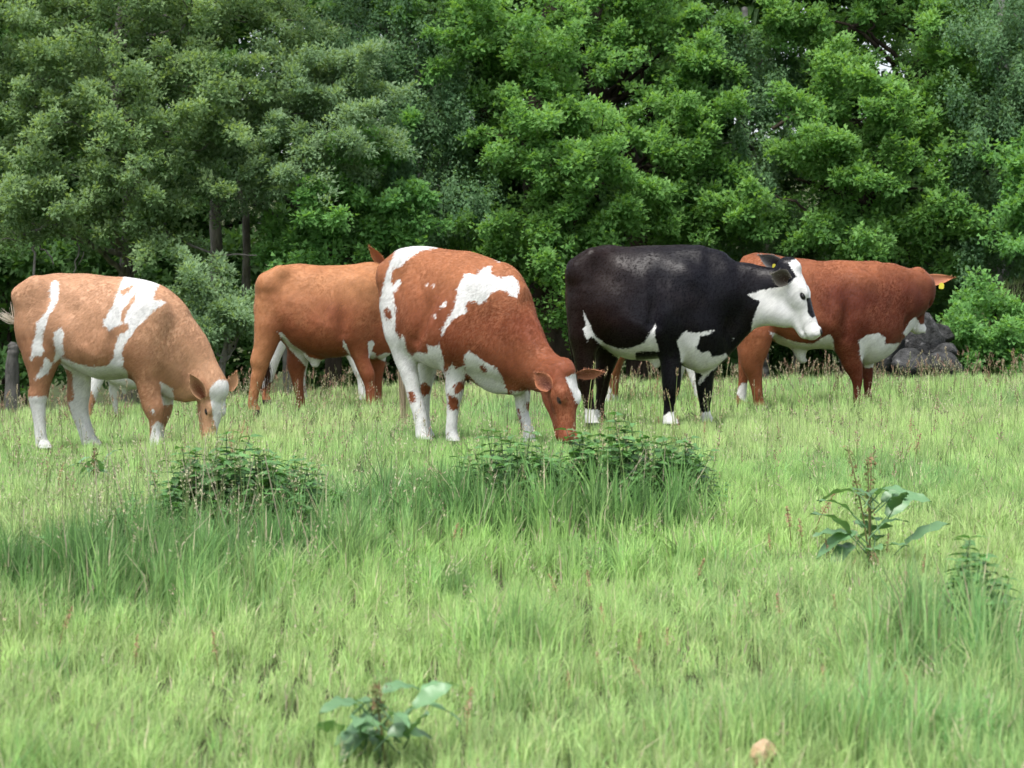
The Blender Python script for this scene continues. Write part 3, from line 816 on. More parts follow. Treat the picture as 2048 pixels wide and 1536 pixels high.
finish_cow(A3, 'red and white cow with a white blaze grazing behind the tall nettle clump', HERD, red1, red2, (0.04, 0.025, 0.02),
  whites=[[(230, 180), (300, 60), (430, 40), (570, 98), (450, 115), (370, 165), (300, 230), (235, 250), (230, 340), (245, 370), (290, 315), (305, 350), (265, 410), (245, 420), (250, 480), (265, 540), (258, 640), (260, 700), (300, 760), (310, 725), (330, 760), (340, 840), (380, 890), (420, 850), (490, 875), (500, 810), (580, 810), (580, 780), (610, 900), (620, 1040), (545, 1020), (560, 1100), (520, 1300), (560, 1520), (380, 1520), (310, 1100), (270, 1000), (190, 800), (165, 640), (140, 520), (160, 430), (185, 320)],
          [(720, 380), (770, 280), (860, 290), (910, 240), (965, 225), (960, 290), (1040, 310), (1110, 295), (1150, 330), (1170, 390), (1150, 460), (1100, 440), (1080, 410), (1010, 400), (950, 430), (930, 480), (870, 515), (850, 480), (800, 480), (770, 520), (790, 560), (740, 590), (690, 610), (640, 670), (600, 740), (595, 700), (640, 610), (690, 540), (710, 450)],
          [(585, 540), (610, 490), (640, 480), (630, 520)], [(535, 590), (560, 575), (555, 610)], [(470, 370), (500, 350), (490, 380)], [(530, 360), (545, 355), (545, 378)], [(985, 180), (1040, 180), (1030, 205)],
          [(630, 1000), (680, 940), (700, 980), (770, 950), (765, 1200), (725, 1300), (730, 1520), (600, 1520)],
          [(760, 880), (800, 840), (850, 880), (920, 930), (1000, 970), (1040, 1040), (1085, 1160), (1000, 1200), (940, 1180), (850, 1080), (780, 1010)],
          [(1110, 1140), (1255, 1140), (1250, 1300), (1290, 1520), (1190, 1520), (1145, 1290)],
          [(1500, 1040), (1580, 1010), (1625, 1040), (1652, 1100), (1642, 1180), (1620, 1265), (1580, 1220), (1540, 1130)], [(1630, 1400), (1680, 1400), (1690, 1480), (1630, 1480)]],
  holes=[[(170, 550), (200, 525), (230, 560), (235, 610), (200, 615)], [(355, 1150), (390, 1140), (410, 1190), (395, 1230), (365, 1215)], [(440, 1090), (480, 1075), (515, 1110), (510, 1160), (470, 1180), (440, 1150)],
         [(690, 1090), (755, 1065), (765, 1120), (710, 1170), (690, 1150)], [(645, 1160), (715, 1190), (725, 1270), (670, 1285), (648, 1240)], [(870, 960), (900, 945), (935, 990), (925, 1010), (890, 990)],
         [(1150, 1270), (1165, 1265), (1190, 1400), (1175, 1400)], [(1215, 1220), (1250, 1220), (1245, 1290), (1220, 1280)]],
  ears=[ear(A3, 1392, 1125, 1278, 1005, -.13, -.16, (.05, -.1, -1), .060, (.36, .14, .07), (.11, .04, .028)),
        ear(A3, 1585, 1030, 1778, 1005, .10, .16, (.0, -.55, -.8), .046, (.40, .17, .09), (.24, .09, .055))],
  tone=lambda U, V: 0.9 * smooth01(180, 700, U[:, 1]),  # flanks darken downward: real coat variation together with painted-in overhead shading
  fur=52000, fur_len=(.010, .026), seed=13,
  tail=[([A3.P(285, 860, .06), A3.P(300, 1000, .06), A3.P(315, 1150, .06), A3.P(318, 1400, .06)], .020, (.52, .42, .30), 110, .003)])

# --- black cow with a white face
A4 = Cow(1110, 470, 3.657, 1330, 16.5, -10, 843)
A4.torso([(98, 340, 560, .10), (128, 222, 720, .19), (200, 138, 800, .245), (300, 88, 810, .28), (400, 72, 850, .30), (520, 83, 900, .325), (640, 81, 912, .345), (760, 70, 905, .34), (880, 69, 910, .315),
          (980, 73, 945, .28), (1060, 80, 975, .25), (1160, 108, 950, .20), (1240, 150, 880, .14)])
A4.chain([(1100, 430, 0, 315, 195), (1250, 418, 0, 235, 138), (1400, 398, 0, 194, 112), (1520, 394, -.01, 160, 102), (1620, 378, -.02, 130, 98)], .05)
A4.chain([(1050, 790, 0, 190, 150), (1170, 770, 0, 150, 95), (1300, 690, 0, 110, 75), (1400, 610, 0, 95, 75), (1500, 545, 0, 110, 90)], .06)
A4.chain([(1480, 500, 0, 135, 105), (1600, 545, -.02, 115, 95), (1690, 590, -.03, 90, 80)], .05)
A4.chain([(215, 340, -.12, 140, 140), (212, 520, -.15, 125, 105), (215, 720, -.17, 105, 85)], .07)
A4.chain([(240, 340, .12, 140, 140), (330, 650, .15, 120, 100), (380, 820, .16, 90, 80)], .07)
A4.chain([(920, 360, -.18, 150, 95), (860, 540, -.21, 140, 88), (830, 700, -.19, 100, 80)], .06)
A4.chain([(980, 360, .18, 150, 95), (1060, 640, .20, 135, 88), (1100, 860, .17, 95, 80)], .06)
A4.leg([(740, 125, 310), (830, 134, 298), (910, 146, 290), (980, 155, 286), (1060, 166, 278), (1140, 190, 276), (1250, 215, 285), (1320, 222, 295)], -.17)
A4.leg([(850, 300, 465), (940, 300, 438), (1040, 300, 402), (1120, 305, 388), (1220, 300, 362), (1320, 290, 358)], .16)
A4.leg([(640, 735, 912), (750, 752, 916), (850, 767, 917), (950, 779, 917), (1050, 789, 914), (1120, 794, 907), (1200, 799, 882), (1270, 800, 868), (1370, 795, 882)], -.18)
A4.leg([(900, 1015, 1190), (990, 1030, 1170), (1070, 1037, 1154), (1140, 1044, 1147), (1200, 1055, 1140), (1260, 1066, 1130), (1360, 1072, 1150)], .16)
A4.chain([(150, 190, 0, 30), (108, 290, 0, 26), (98, 480, .0, 22), (112, 720, .0, 19), (135, 900, .0, 17)], .03)
A4.nose_dark = False
A4.head(A4.P(1765, 205, -.04), A4.dirv(.40, -.90, -.12), A4.dirv(.88, .40, -.24), .575, 1.0, 1.22)
A4.relief((270, 170), (430, 230), (780, 240), (745, 640))
blk1, blk2 = (0.0045, 0.0042, 0.007), (0.013, 0.006, 0.0045)
finish_cow(A4, 'black cow with a white face standing with its head raised', HERD, blk1, blk2, (0.008, 0.008, 0.011),
  whites=[[(1410, 440), (1480, 410), (1580, 390), (1640, 380), (1720, 350), (1765, 300), (1700, 205), (1790, 160), (1870, 270), (1920, 400), (1930, 560), (1905, 590), (1930, 640), (2020, 680), (2020, 740), (1870, 810), (1700, 770), (1530, 720), (1430, 740), (1450, 610), (1480, 530), (1500, 480), (1450, 470)],
          [(890, 780), (930, 720), (960, 700), (990, 715), (1060, 710), (1170, 695), (1130, 725), (1060, 740), (1050, 790), (1030, 820), (1070, 860), (1130, 850), (1150, 890), (1220, 880), (1250, 860), (1260, 890), (1160, 990), (1080, 1020), (990, 990), (920, 930), (915, 850)],
          [(1295, 750), (1305, 755), (1298, 775)],
          [(205, 555), (225, 590), (260, 660), (290, 740), (380, 800), (460, 830), (540, 830), (650, 790), (690, 720), (735, 655), (730, 740), (750, 800), (760, 850), (590, 855), (590, 960), (500, 930), (420, 870), (320, 790), (270, 740), (240, 770), (220, 740), (205, 690), (225, 650)],
          [(1090, 1000), (1140, 960), (1130, 1010), (1080, 1070), (1050, 1100), (1045, 1080)],
          [(770, 1335), (830, 1300), (900, 1285), (910, 1520), (760, 1520)], [(1050, 1310), (1150, 1285), (1180, 1520), (1050, 1520)], [(220, 1270), (330, 1280), (330, 1520), (210, 1520)]],
  darks=[[(1835, 462), (1885, 455), (1950, 560), (1995, 690), (1940, 645), (1905, 592), (1880, 612), (1848, 570), (1842, 500)], [(1935, 690), (1962, 676), (1972, 720), (1942, 740)]],
  ears=[ear(A4, 1712, 335, 1582, 285, -.14, -.25, (.02, -.12, -1), .070, (.17, .155, .13), (.045, .03, .022)),
        ear(A4, 1668, 240, 1488, 150, .08, .06, (-.2, -.2, -1), .058, (.20, .19, .18), (.025, .02, .024))],
  tags=[(A4.P(1600, 218, float(A4.hT(.1, -.15, 0)[1]) + .09), A4.dirv(0, 1, 0), A4.dirv(-.2, 0, -1), .026)],
  tone=lambda U, V: np.clip(1.1 - smooth01(150, 850, U[:, 0]) + 0.5 * smooth01(120, 60, U[:, 1]), 0, 1),
  fur=40000, fur_len=(.007, .015), rough=0.38, spec=.20, seed=14,
  tail=[([A4.P(132, 880, 0), A4.P(150, 1000, 0), A4.P(160, 1100, 0), A4.P(165, 1250, 0)], .022, (.012, .011, .011), 90, .003)])

# --- deep red cow looking away
A5 = Cow(1440, 480, 4.096, 1640, 19.3, 12, 800)
A5.torso([(150, 270, 560, .10), (188, 158, 720, .18), (260, 108, 790, .235), (380, 114, 795, .28), (520, 136, 860, .31), (650, 154, 895, .335), (800, 170, 895, .345), (920, 167, 900, .335), (1040, 167, 930, .32),
          (1150, 172, 990, .30), (1260, 182, 995, .265), (1360, 205, 940, .22), (1450, 240, 850, .16)])
A5.chain([(1290, 480, 0, 285, 210), (1410, 475, 0, 245, 165), (1510, 462, .03, 208, 135), (1600, 438, .06, 168, 118)], .05)
A5.chain([(1200, 850, 0, 160, 150), (1310, 830, 0, 125, 95), (1420, 760, 0, 95, 70), (1500, 680, .02, 90, 75)], .06)
A5.chain([(260, 350, -.12, 140, 140), (250, 540, -.15, 130, 105), (265, 740, -.17, 125, 90)], .07)
A5.chain([(260, 350, .12, 140, 140), (240, 640, .15, 120, 105), (240, 840, .16, 90, 80)], .07)
A5.chain([(1130, 420, -.19, 160, 100), (1070, 620, -.22, 150, 95), (1055, 800, -.19, 120, 85)], .06)
A5.chain([(1180, 420, .19, 160, 100), (1200, 640, .21, 130, 90), (1210, 880, .17, 95, 80)], .06)
A5.leg([(780, 165, 420), (870, 160, 395), (950, 165, 362), (1020, 185, 344), (1100, 225, 342), (1200, 258, 342), (1310, 280, 354)], -.17)
A5.leg([(880, 150, 320), (960, 155, 290), (1050, 158, 250), (1130, 158, 228), (1220, 150, 216), (1310, 135, 216)], .15)
A5.leg([(800, 930, 1172), (900, 963, 1164), (1000, 1008, 1158), (1080, 1054, 1162), (1150, 1084, 1166), (1220, 1098, 1152), (1270, 1098, 1152)], -.17)
A5.leg([(920, 1130, 1275), (1030, 1158, 1252), (1120, 1174, 1250), (1220, 1185, 1237), (1270, 1185, 1242)], .15)
A5.chain([(655, 890, 0, 60, 50), (668, 970, 0, 34, 32), (690, 985, 0, 24, 24)], .04)
A5.chain([(200, 165, 0, 30), (158, 260, 0, 26), (150, 500, 0, 20), (165, 800, .02, 18)], .03)
A5.chain([(1420, 335, 0, 125, 110), (1540, 345, .04, 105, 105), (1640, 365, .07, 105, 108)], .06)
A5.nose_dark = True
A5.relief((330, 190), (480, 250), (960, 280), (930, 780))
A5.head(A5.P(1668, 282, .07), A5.dirv(.08, -.96, .20), A5.dirv(.82, .16, .46), .53, 1.05, 1.25)
e1 = A5.hT(.14, -.2, .16); e2 = A5.hT(.14, -.16, -.14)
if (e1 - e2) @ A5.dirv(-.5, 0, -1) < 0: e1, e2 = e2, e1
dr1, dr2 = (0.31, 0.108, 0.046), (0.115, 0.026, 0.013)
finish_cow(A5, 'deep red cow with white brisket, turned away near the boulders', HERD, dr1, dr2, (0.03, 0.02, 0.018),
  whites=[[(400, 750), (440, 760), (540, 810), (640, 840), (760, 850), (860, 790), (900, 770), (930, 820), (940, 950), (740, 980), (720, 1030), (630, 1030), (590, 950), (500, 890)],
          [(1140, 820), (1200, 780), (1300, 760), (1360, 800), (1350, 850), (1420, 850), (1480, 840), (1420, 930), (1280, 1040), (1190, 1050), (1150, 960)],
          [(1500, 760), (1560, 660), (1600, 630), (1640, 690), (1670, 690), (1700, 590), (1760, 560), (1760, 700), (1740, 830), (1560, 840)],
          [(130, 1250), (180, 1170), (230, 1170), (230, 1330), (180, 1310)]],
  ears=[(e2, A5.P(1918, 305, float(e2[1]) - .02), A5.dirv(-.05, .25, -1), .060, (.42, .18, .09), (.34, .14, .09)),
        (e1, e1 + .15 * A5.dirv(-.35, -.85, -.15), A5.dirv(.6, 0, 1), .045, (.20, .06, .028), (.2, .06, .03))],
  tags=[(A5.P(1812, 362, float(e2[1]) - .075), A5.dirv(.1, 1, 0), A5.dirv(-.1, 0, -1), .045)],
  tone=lambda U, V: 0.25 + 0.7 * smooth01(150, 500, U[:, 1]) * smooth01(450, 1000, U[:, 0]),  # deeper red front is coat; darker lower body also has shade painted in
  fur=44000, fur_len=(.010, .024), seed=15)

A2.H = .032
shape_low = A2.build()
# --- three more cattle, mostly hidden behind the others
def pied(sd, thr=0.0, f=2.3):
    def fn(V):
        q = vnoise(V[:, 0] * f + sd, V[:, 2] * f + V[:, 1] * .8, sd) + 0.5 * vnoise(V[:, 0] * f * 2.1, V[:, 2] * f * 1.7 + V[:, 1], sd + 1)
        return (q + thr) * 0.14
    return fn
def hidden(label, u, Y0, yaw, vfoot, scale, flip, sd, thr, cols):
    s = Cow(480, 470, 4.267, u, Y0, yaw, vfoot)
    V, Fq = shape_low[0] * scale, shape_low[1]
    if flip:
        V = V * np.array([-1, 1, 1]); Fq = Fq[:, ::-1]
    r, _ = finish_cow(s, label, HERD, cols[0], cols[1], (.03, .02, .02), shape=(V, Fq), white_fn=pied(sd, thr), fur=9000, seed=sd)
    for e_src in [c for c in r2.children if c.name.startswith('ear') and 'tag' not in c.name]:
        e = e_src.copy(); COL.objects.link(e); e.parent = r
        e.scale = (scale * (-1 if flip else 1), scale, scale)
        for hsrc in e_src.children:
            hc = hsrc.copy(); COL.objects.link(hc); hc.parent = e
    return r
hidden('white legged cow hidden behind the plain chestnut cow', 640, 22.6, 6, 782, .90, False, 21, .25, (ch1, ch2))
hidden('red and white legs of a cow hidden behind the black cow', 1306, 20.4, -28, 795, .84, True, 27, .12, (red1, red2))
hidden('small pale calf hidden behind the tan and white cow', 255, 22.4, 8, 792, .62, False, 31, .45, (tan1, tan2))
# ------------------------------------------------------------------ boulders and stones
def boulder(name, label, cat, loc, r, seed, mat, group=None, sq=2.6, lv=4):
    import bmesh
    bm = bmesh.new(); bmesh.ops.create_icosphere(bm, subdivisions=lv, radius=1)
    g = rng(seed)
    planes = g.normal(0, 1, (9, 3)); planes /= np.linalg.norm(planes, axis=1)[:, None]; offs = g.uniform(.62, .92, 9)
    P = np.array([v.co[:] for v in bm.verts])
    for n_, o_ in zip(planes, offs):
        d = P @ n_ - o_; P = P - np.where(d > 0, d * .9, 0)[:, None] * n_[None]
    P = P * (1 + .05 * vnoise(P[:, 0] * 3 + seed, P[:, 1] * 3 + P[:, 2] * 2.3, seed)[:, None] + .02 * vnoise(P[:, 0] * 9, P[:, 2] * 9 + P[:, 1] * 7, seed + 3)[:, None])
    P = P * np.array(r)[None]
    for v, p in zip(bm.verts, P): v.co = p
    me = bpy.data.meshes.new(name); bm.to_mesh(me); bm.free()
    me.polygons.foreach_set('use_smooth', np.ones(len(me.polygons), bool)); me.materials.append(mat)
    o = link(name, me, None, loc, g.uniform(0, 6))
    tag(o, label, cat, group)
    return o

def pix(u, v, Y):
    """a point of the place at distance Y"""
    return np.array([(u - MID) / F_PX * Y, Y, CAM_Z - (v - HOR) / F_PX * Y])

for i, (u, v, Y, r, lab) in enumerate([
        (1765, 700, 28.2, (.42, .30, .40), 'tall grey boulder behind the deep red cow\'s brisket'),
        (1838, 690, 28.6, (.36, .32, .46), 'grey boulder in the middle of the rock heap, leaning on its neighbours'),
        (1822, 730, 27.6, (.33, .28, .22), 'low rounded grey boulder at the foot of the rock heap'),
        (1878, 668, 28.9, (.22, .25, .17), 'small dark boulder on top of the rock heap'),
        (1890, 700, 28.3, (.20, .24, .10), 'flat pale slab of rock jutting from the rock heap'),
        (1885, 735, 28.0, (.30, .28, .22), 'dark squat boulder under the flat pale slab'),
        (1720, 728, 28.4, (.30, .3, .22), 'dark boulder at the end of the rock heap below the red cow\'s neck')]):
    boulder('boulder', lab, 'boulder', tuple(pix(u, v, Y)), r, 40 + i, M_ROCK, 'boulders heaped at the field edge')
boulder('stone', 'small pale orange stone lying in the short grass', 'stone', tuple(pix(1531, 1516, 4.35) + np.array([0, .02, -.005])), (.032, .03, .036), 61, M_STONE)
# grey stump at the wood's edge
st = pix(24, 700, 29.5)
P_ = spline([[0, 0, -1.0, .14], [0, 0, -.2, .09], [.02, 0, .0, .08], [.0, 0, .08, .07]], 5)
sv, sf = tube(P_[:, :3], P_[:, 3] * (1 + .08 * np.sin(np.arange(len(P_)) * 1.7)), 12)
tag(link('tree_stump', mesh_from('tree_stump', sv, sf, M_STUMP, True), None, tuple(st)), 'broken grey tree stump at the edge of the wood', 'stump')

# ------------------------------------------------------------------ grass
def in_blob(X, Y, cx, cy, rx, ry):
    return np.exp(-(((X - cx) / rx) ** 2 + ((Y - cy) / ry) ** 2) ** 1.5)
def tuft_field(X, Y):
    """tall-grass strength: tussocks round the nettles, patches elsewhere"""
    t = 1.0 * in_blob(X, Y, .42, 9.0, .60, .62) + .75 * in_blob(X, Y, -.25, 9.2, .65, .7) + .4 * in_blob(X, Y, .45, 8.5, .5, .2)
    t = t + .40 * in_blob(X, Y, -1.15, 9.1, .60, .65) + .5 * in_blob(X, Y, -1.1, 8.45, .5, .22) + 1.15 * in_blob(X, Y, -1.42, 7.25, .62, .85) + .6 * in_blob(X, Y, -.75, 8.0, .35, .5)
    t = t + .7 * in_blob(X, Y, 1.08, 5.55, .24, .30) + .35 * in_blob(X, Y, 1.38, 5.5, .25, .4) + .7 * in_blob(X, Y, -.2, 7.1, .16, .22) + .6 * in_blob(X, Y, 0, 5.8, .2, .2) + .6 * in_blob(X, Y, -1.22, 5.55, .12, .14)
    t = t + .4 * in_blob(X, Y, .5, 7.7, .45, .25) + .4 * in_blob(X, Y, .9, 4.6, .3, .22)
    t = t + .55 * np.clip(vnoise(X * 1.9 + 11, Y * 1.5 + 3, 33) - .35, 0, 1) * smooth01(13, 9, Y)
    return np.clip(t, 0, 1)

NRM = []
def blades(n, ylo, yhi, seed, width, hgt, one=False, spread=1.16, xlim=None, xr=None, colfn=None, lean=0.45, curl=0.6, zoff=0):
    g = rng(seed)
    if xr is None:
        Y = np.sqrt(g.random(n) * (yhi ** 2 - ylo ** 2) + ylo ** 2)
        X = g.uniform(-1, 1, n) * (0.2438 * Y * spread + .15)
    else:
        Y = g.uniform(ylo, yhi, n); X = g.uniform(*xr, n)
    # clump the roots
    cs = .045 + .0075 * Y
    cx, cy = np.round(X / cs + g.normal(0, .25, n)), np.round(Y / cs + g.normal(0, .25, n))
    jx = np.sin(cx * 12.9 + cy * 78.2) * 43758.5; jy = np.sin(cx * 39.3 + cy * 11.1) * 24634.6
    hx, hy = (jx - np.floor(jx)) - .5, (jy - np.floor(jy)) - .5
    X = X * .38 + .62 * (cx + hx * .8) * cs + g.normal(0, cs * .16, n); Y = Y * .38 + .62 * (cy + hy * .8) * cs + g.normal(0, cs * .16, n)
    tf = tuft_field(X, Y)
    pn = .5 + .5 * vnoise(X * 1.7 + 4, Y * 1.1, 3); pn2 = .5 + .5 * vnoise(X * 5.0 + 1, Y * 3.1, 8)
    h = hgt * (.55 + .55 * pn + .5 * pn2 ** 2) * g.uniform(.55, 1.35, n) * (.8 + .5 * (hx + .5))
    h = h * (1 + 1.9 * tf * g.uniform(.5, 1.1, n))
    near_foot = np.zeros(n)
    Z = ground_z(X, Y) - .01
    ang = g.uniform(0, 2 * np.pi, n); ang = np.where(g.random(n) < .35, .9 + g.normal(0, .7, n), ang)
    ang = ang + 1.2 * hx
    ln = lean * np.abs(g.normal(.55, .5, n)) * (1 - .35 * tf)
    D = np.stack([np.cos(ang), np.sin(ang)], 1)
    wd = width * g.uniform(.6, 1.35, n) * (1 + .5 * tf)
    fa = ang + np.pi / 2 + g.normal(0, .6, n)
    S = np.stack([np.cos(fa), np.sin(fa), np.zeros(n)], 1) * wd[:, None]
    base = np.stack([X, Y, Z + zoff], 1)
    cu = 1 + curl * g.random(n)
    mid = base + np.concatenate([D * (h * ln * .42)[:, None], (h * .58)[:, None]], 1)
    tip = base + np.concatenate([D * (h * ln * 1.15 * cu)[:, None], (h * (1.0 - .16 * ln * cu))[:, None]], 1)
    Nb = np.cross(S, mid - base); S = np.where(Nb[:, 1:2] > 0, -S, S); Nb = np.where(Nb[:, 1:2] > 0, -Nb, Nb)
    Nb = Nb / (np.linalg.norm(Nb, axis=1)[:, None] + 1e-9) * 1.0 + np.array([0, -.10, .55]); Nb /= np.linalg.norm(Nb, axis=1)[:, None]
    NRM.append(np.repeat(Nb, 3 if one else 5, axis=0))
    V = np.stack([base - S, base + S, mid + S * .85, mid - S * .85, tip], 1).reshape(-1, 3)
    b = np.arange(n)[:, None] * 5
    Ft = np.concatenate([b + [[0, 1, 2]], b + [[0, 2, 3]], b + [[3, 2, 4]]])
    # colours: lime turf, bluer tall grass, straw
    lime, blue, yel, straw = np.array([.272, .452, .130]), np.array([.152, .328, .112]), np.array([.385, .49, .205]), np.array([.57, .52, .35])
    m1 = np.clip(.26 + .5 * vnoise(X * .9, Y * .6, 14) + .25 * vnoise(X * 3.1, Y * 2.2, 19) + .45 * tf + g.normal(0, .22, n), 0, 1)[:, None]
    C = lime * (1 - m1) + blue * m1
    m2 = np.clip(.32 + .45 * vnoise(X * .55 + 7, Y * .35, 15) + .02 * (Y - 8) - .5 * tf + g.normal(0, .25, n), 0, 1)[:, None]
    C = C * (1 - m2) + yel * m2
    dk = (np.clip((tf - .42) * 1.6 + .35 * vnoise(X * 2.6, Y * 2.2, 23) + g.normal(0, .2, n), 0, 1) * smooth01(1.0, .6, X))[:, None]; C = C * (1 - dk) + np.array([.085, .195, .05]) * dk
    C = np.where((g.random(n) < .045 + .03 * smooth01(14, 26, Y))[:, None], straw * g.uniform(.6, 1, n)[:, None], C)
    C = C * (g.uniform(.62, 1.35, n) * (1 + .35 * hy))[:, None]
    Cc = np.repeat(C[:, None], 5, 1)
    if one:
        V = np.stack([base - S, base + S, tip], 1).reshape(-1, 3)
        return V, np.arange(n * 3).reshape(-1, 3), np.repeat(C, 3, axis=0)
    return V, Ft, Cc.reshape(-1, 3)

parts = [blades(125000, 3.7, 7.5, 1, .0019, .085), blades(155000, 7.5, 12, 2, .0026, .088), blades(140000, 12, 18, 3, .0040, .084, True), blades(120000, 18, 27.5, 4, .0055, .12, True, 1.12)]
parts.append(blades(26000, 26.5, 35, 5, .010, .13, True, xr=(4.6, 13)))
parts.append(blades(26000, 27, 34, 6, .009, .17, True, xr=(-9.5, 5)))
A = Acc()
for v_, f_, c_ in parts: A.add(v_, f_, c_)
tag(link('meadow_grass', mesh_from('meadow_grass', np.concatenate(A.v), np.concatenate(A.f), M_GRASS, True, np.concatenate(A.c), normals=np.concatenate(NRM))), 'short lush green grass covering the whole meadow', 'grass', kind='stuff')

def stalks(pos, seed, hlo, hhi, head, cols, hcols, w=.0013, lean=.18, hl=(.05, .12)):
    """seeding grass: thin stalk and a head of spikelets"""
    g = rng(seed); A = Acc()
    for (x, y) in pos:
        h = g.uniform(hlo, hhi); a = g.uniform(0, 6.28); l = abs(g.normal(0, lean)) * h
        z = float(ground_z(x, y)); k = (y / 9.0) ** .5
        t = np.linspace(0, 1, 5)
        P = np.stack([x + np.cos(a) * l * t ** 2, y + np.sin(a) * l * t ** 2, z + h * t * (1 - .06 * t)], 1)
        ww = w * k * np.linspace(1.2, .6, 5)
        sv = np.array([1, 0, 0]) if g.random() < .7 else np.array([0, 1, 0])
        V = np.concatenate([P - sv * ww[:, None], P + sv * ww[:, None]])
        f = [(j, j + 1, 6 + j) for j in range(4)] + [(j, 6 + j, 5 + j) for j in range(4)]
        c = np.array(cols) * g.uniform(.7, 1.2)
        A.add(V, f, c)
        L = g.uniform(*hl); hc = np.array(hcols[g.integers(len(hcols))])
        dirn = P[-1] - P[-2]; dirn /= np.linalg.norm(dirn)
        n = 16 if head == 'open' else 13
        for i in range(n):
            q = i / n
            b = P[-1] - dirn * L * (1 - q) * (1 if head == 'open' else 1)
            an = g.uniform(0, 6.28)
            if head == 'open':
                rad = L * .38 * (1 - q) * g.uniform(.3, 1); ds = np.array([np.cos(an) * rad, np.sin(an) * rad, L * .22 * g.random()])
                sz = .0032 * k
            else:
                rad = .006 * k; ds = np.array([np.cos(an) * rad, np.sin(an) * rad, .008]); sz = .0045 * k
            e = b + ds
            up = np.array([ds[0] * .6, ds[1] * .6, sz * 2.2]); s2 = np.array([np.sin(an), -np.cos(an), 0]) * sz * .8
            A.add([b - s2 * .15, b + s2 * .15, e], [(0, 1, 2)], c)
            A.add([e - up * .3, e + s2, e + up, e - s2], [(0, 1, 2), (0, 2, 3)], hc * g.uniform(.7, 1.2))
    return A

def scatter(n, ylo, yhi, seed, xlo=-1.15, xhi=1.15, accept=None):
    g = rng(seed); out = []
    while len(out) < n:
        y = math.sqrt(g.random() * (yhi ** 2 - ylo ** 2) + ylo ** 2); x = g.uniform(xlo, xhi) * .2438 * y
        if accept is None or g.random() < accept(x, y): out.append((x, y))
    return out
def blobpos(n, cx, cy, rx, ry, seed):
    g = rng(seed); return [(cx + g.normal(0, rx), cy + g.normal(0, ry)) for i in range(n)]
TAN, PURP, PALEG = (.40, .33, .22), (.33, .20, .15), (.42, .40, .26)
A = stalks(scatter(800, 19, 26.5, 71), 71, .20, .42, 'open', (.20, .24, .09), [TAN, PURP, PALEG], .0015)
for src in (stalks(scatter(300, 20, 26.5, 72), 72, .22, .48, 'dense', (.22, .22, .10), [TAN, PURP, (.38, .24, .16)], .0016, .22),
            stalks(scatter(900, 9, 21, 73), 73, .20, .38, 'open', (.19, .26, .09), [PALEG, TAN, PURP], .0013),
            stalks(blobpos(170, -1.35, 7.9, .45, .75, 74), 74, .30, .56, 'open', (.17, .23, .08), [PALEG, PALEG, TAN], .0013),
            stalks(blobpos(80, .3, 8.9, .45, .35, 75), 75, .34, .60, 'open', (.17, .25, .08), [PALEG, TAN], .0013),
            stalks(blobpos(16, .75, 14.7, .25, .25, 76), 76, .38, .62, 'dense', (.24, .30, .10), [(.40, .30, .18), (.36, .22, .13)], .0022, .15),
            stalks(scatter(160, 4, 9, 77), 77, .13, .24, 'open', (.18, .26, .08), [PALEG, TAN], .0010)):
    A.add(np.concatenate(src.v), np.concatenate(src.f), np.concatenate(src.c))
tag(link('seeding_grass', A.mesh('seeding_grass', M_STALK)), 'thin seeding grass stalks with pale and purplish heads across the meadow', 'grass', kind='stuff')
# dead straw stalks in the tussock
A = Acc(); g = rng(81)
for (x, y) in blobpos(24, -1.35, 8.1, .3, .35, 82) + blobpos(14, .3, 8.7, .3, .25, 83):
    h = g.uniform(.22, .50); z = float(ground_z(x, y)); a = g.normal(0, .35)
    P = np.stack([x + np.sin(a) * h * np.linspace(0, 1, 3), np.full(3, y), z + np.cos(a) * h * np.linspace(0, 1, 3)], 1)
    s_ = np.array([1, 0, 0]) * g.uniform(.0009, .0018)
    A.add(np.concatenate([P - s_, P + s_]), [(0, 1, 4), (0, 4, 3), (1, 2, 5), (1, 5, 4)], np.array([.52, .46, .33]) * g.uniform(.6, 1.1))
tag(link('dead_grass', A.mesh('dead_grass', M_STALK)), 'bleached dead grass stalks standing in the green tussocks', 'grass', kind='stuff')

# ------------------------------------------------------------------ nettles
def leaf_shape(L, W, n=6, curl=.25, fold=.22, serr=0, tipw=.0):
    """a leaf along +x from the origin, drooping, as a triangle mesh"""
    t = np.linspace(0, 1, n)
    w = W * np.sin(np.pi * t ** .72) ** .9 * (1 - t * .15); w[0] = W * .06; w[-1] = 0
    if serr: w = w * (1 + serr * (np.arange(n) % 2 - .5))
    x = L * t; z = -curl * L * t ** 2
    V = np.concatenate([np.stack([x, w, z + fold * w], 1), np.stack([x, 0 * w, z], 1), np.stack([x, -w, z + fold * w], 1)])
    F_ = []
    for i in range(n - 1):
        for r in (0, 1):
            a = r * n + i; F_ += [(a, a + n, a + n + 1), (a, a + n + 1, a + 1)]
    return V, np.array(F_)
def place(V, yaw, pitch, roll, p, sc=1.0):
    cy, sy, cp, sp, cr, sr = math.cos(yaw), math.sin(yaw), math.cos(pitch), math.sin(pitch), math.cos(roll), math.sin(roll)
    Rx = np.array([[1, 0, 0], [0, cr, -sr], [0, sr, cr]]); Ry = np.array([[cp, 0, -sp], [0, 1, 0], [sp, 0, cp]]); Rz = np.array([[cy, -sy, 0], [sy, cy, 0], [0, 0, 1]])
    return V * sc @ (Rz @ Ry @ Rx).T + p
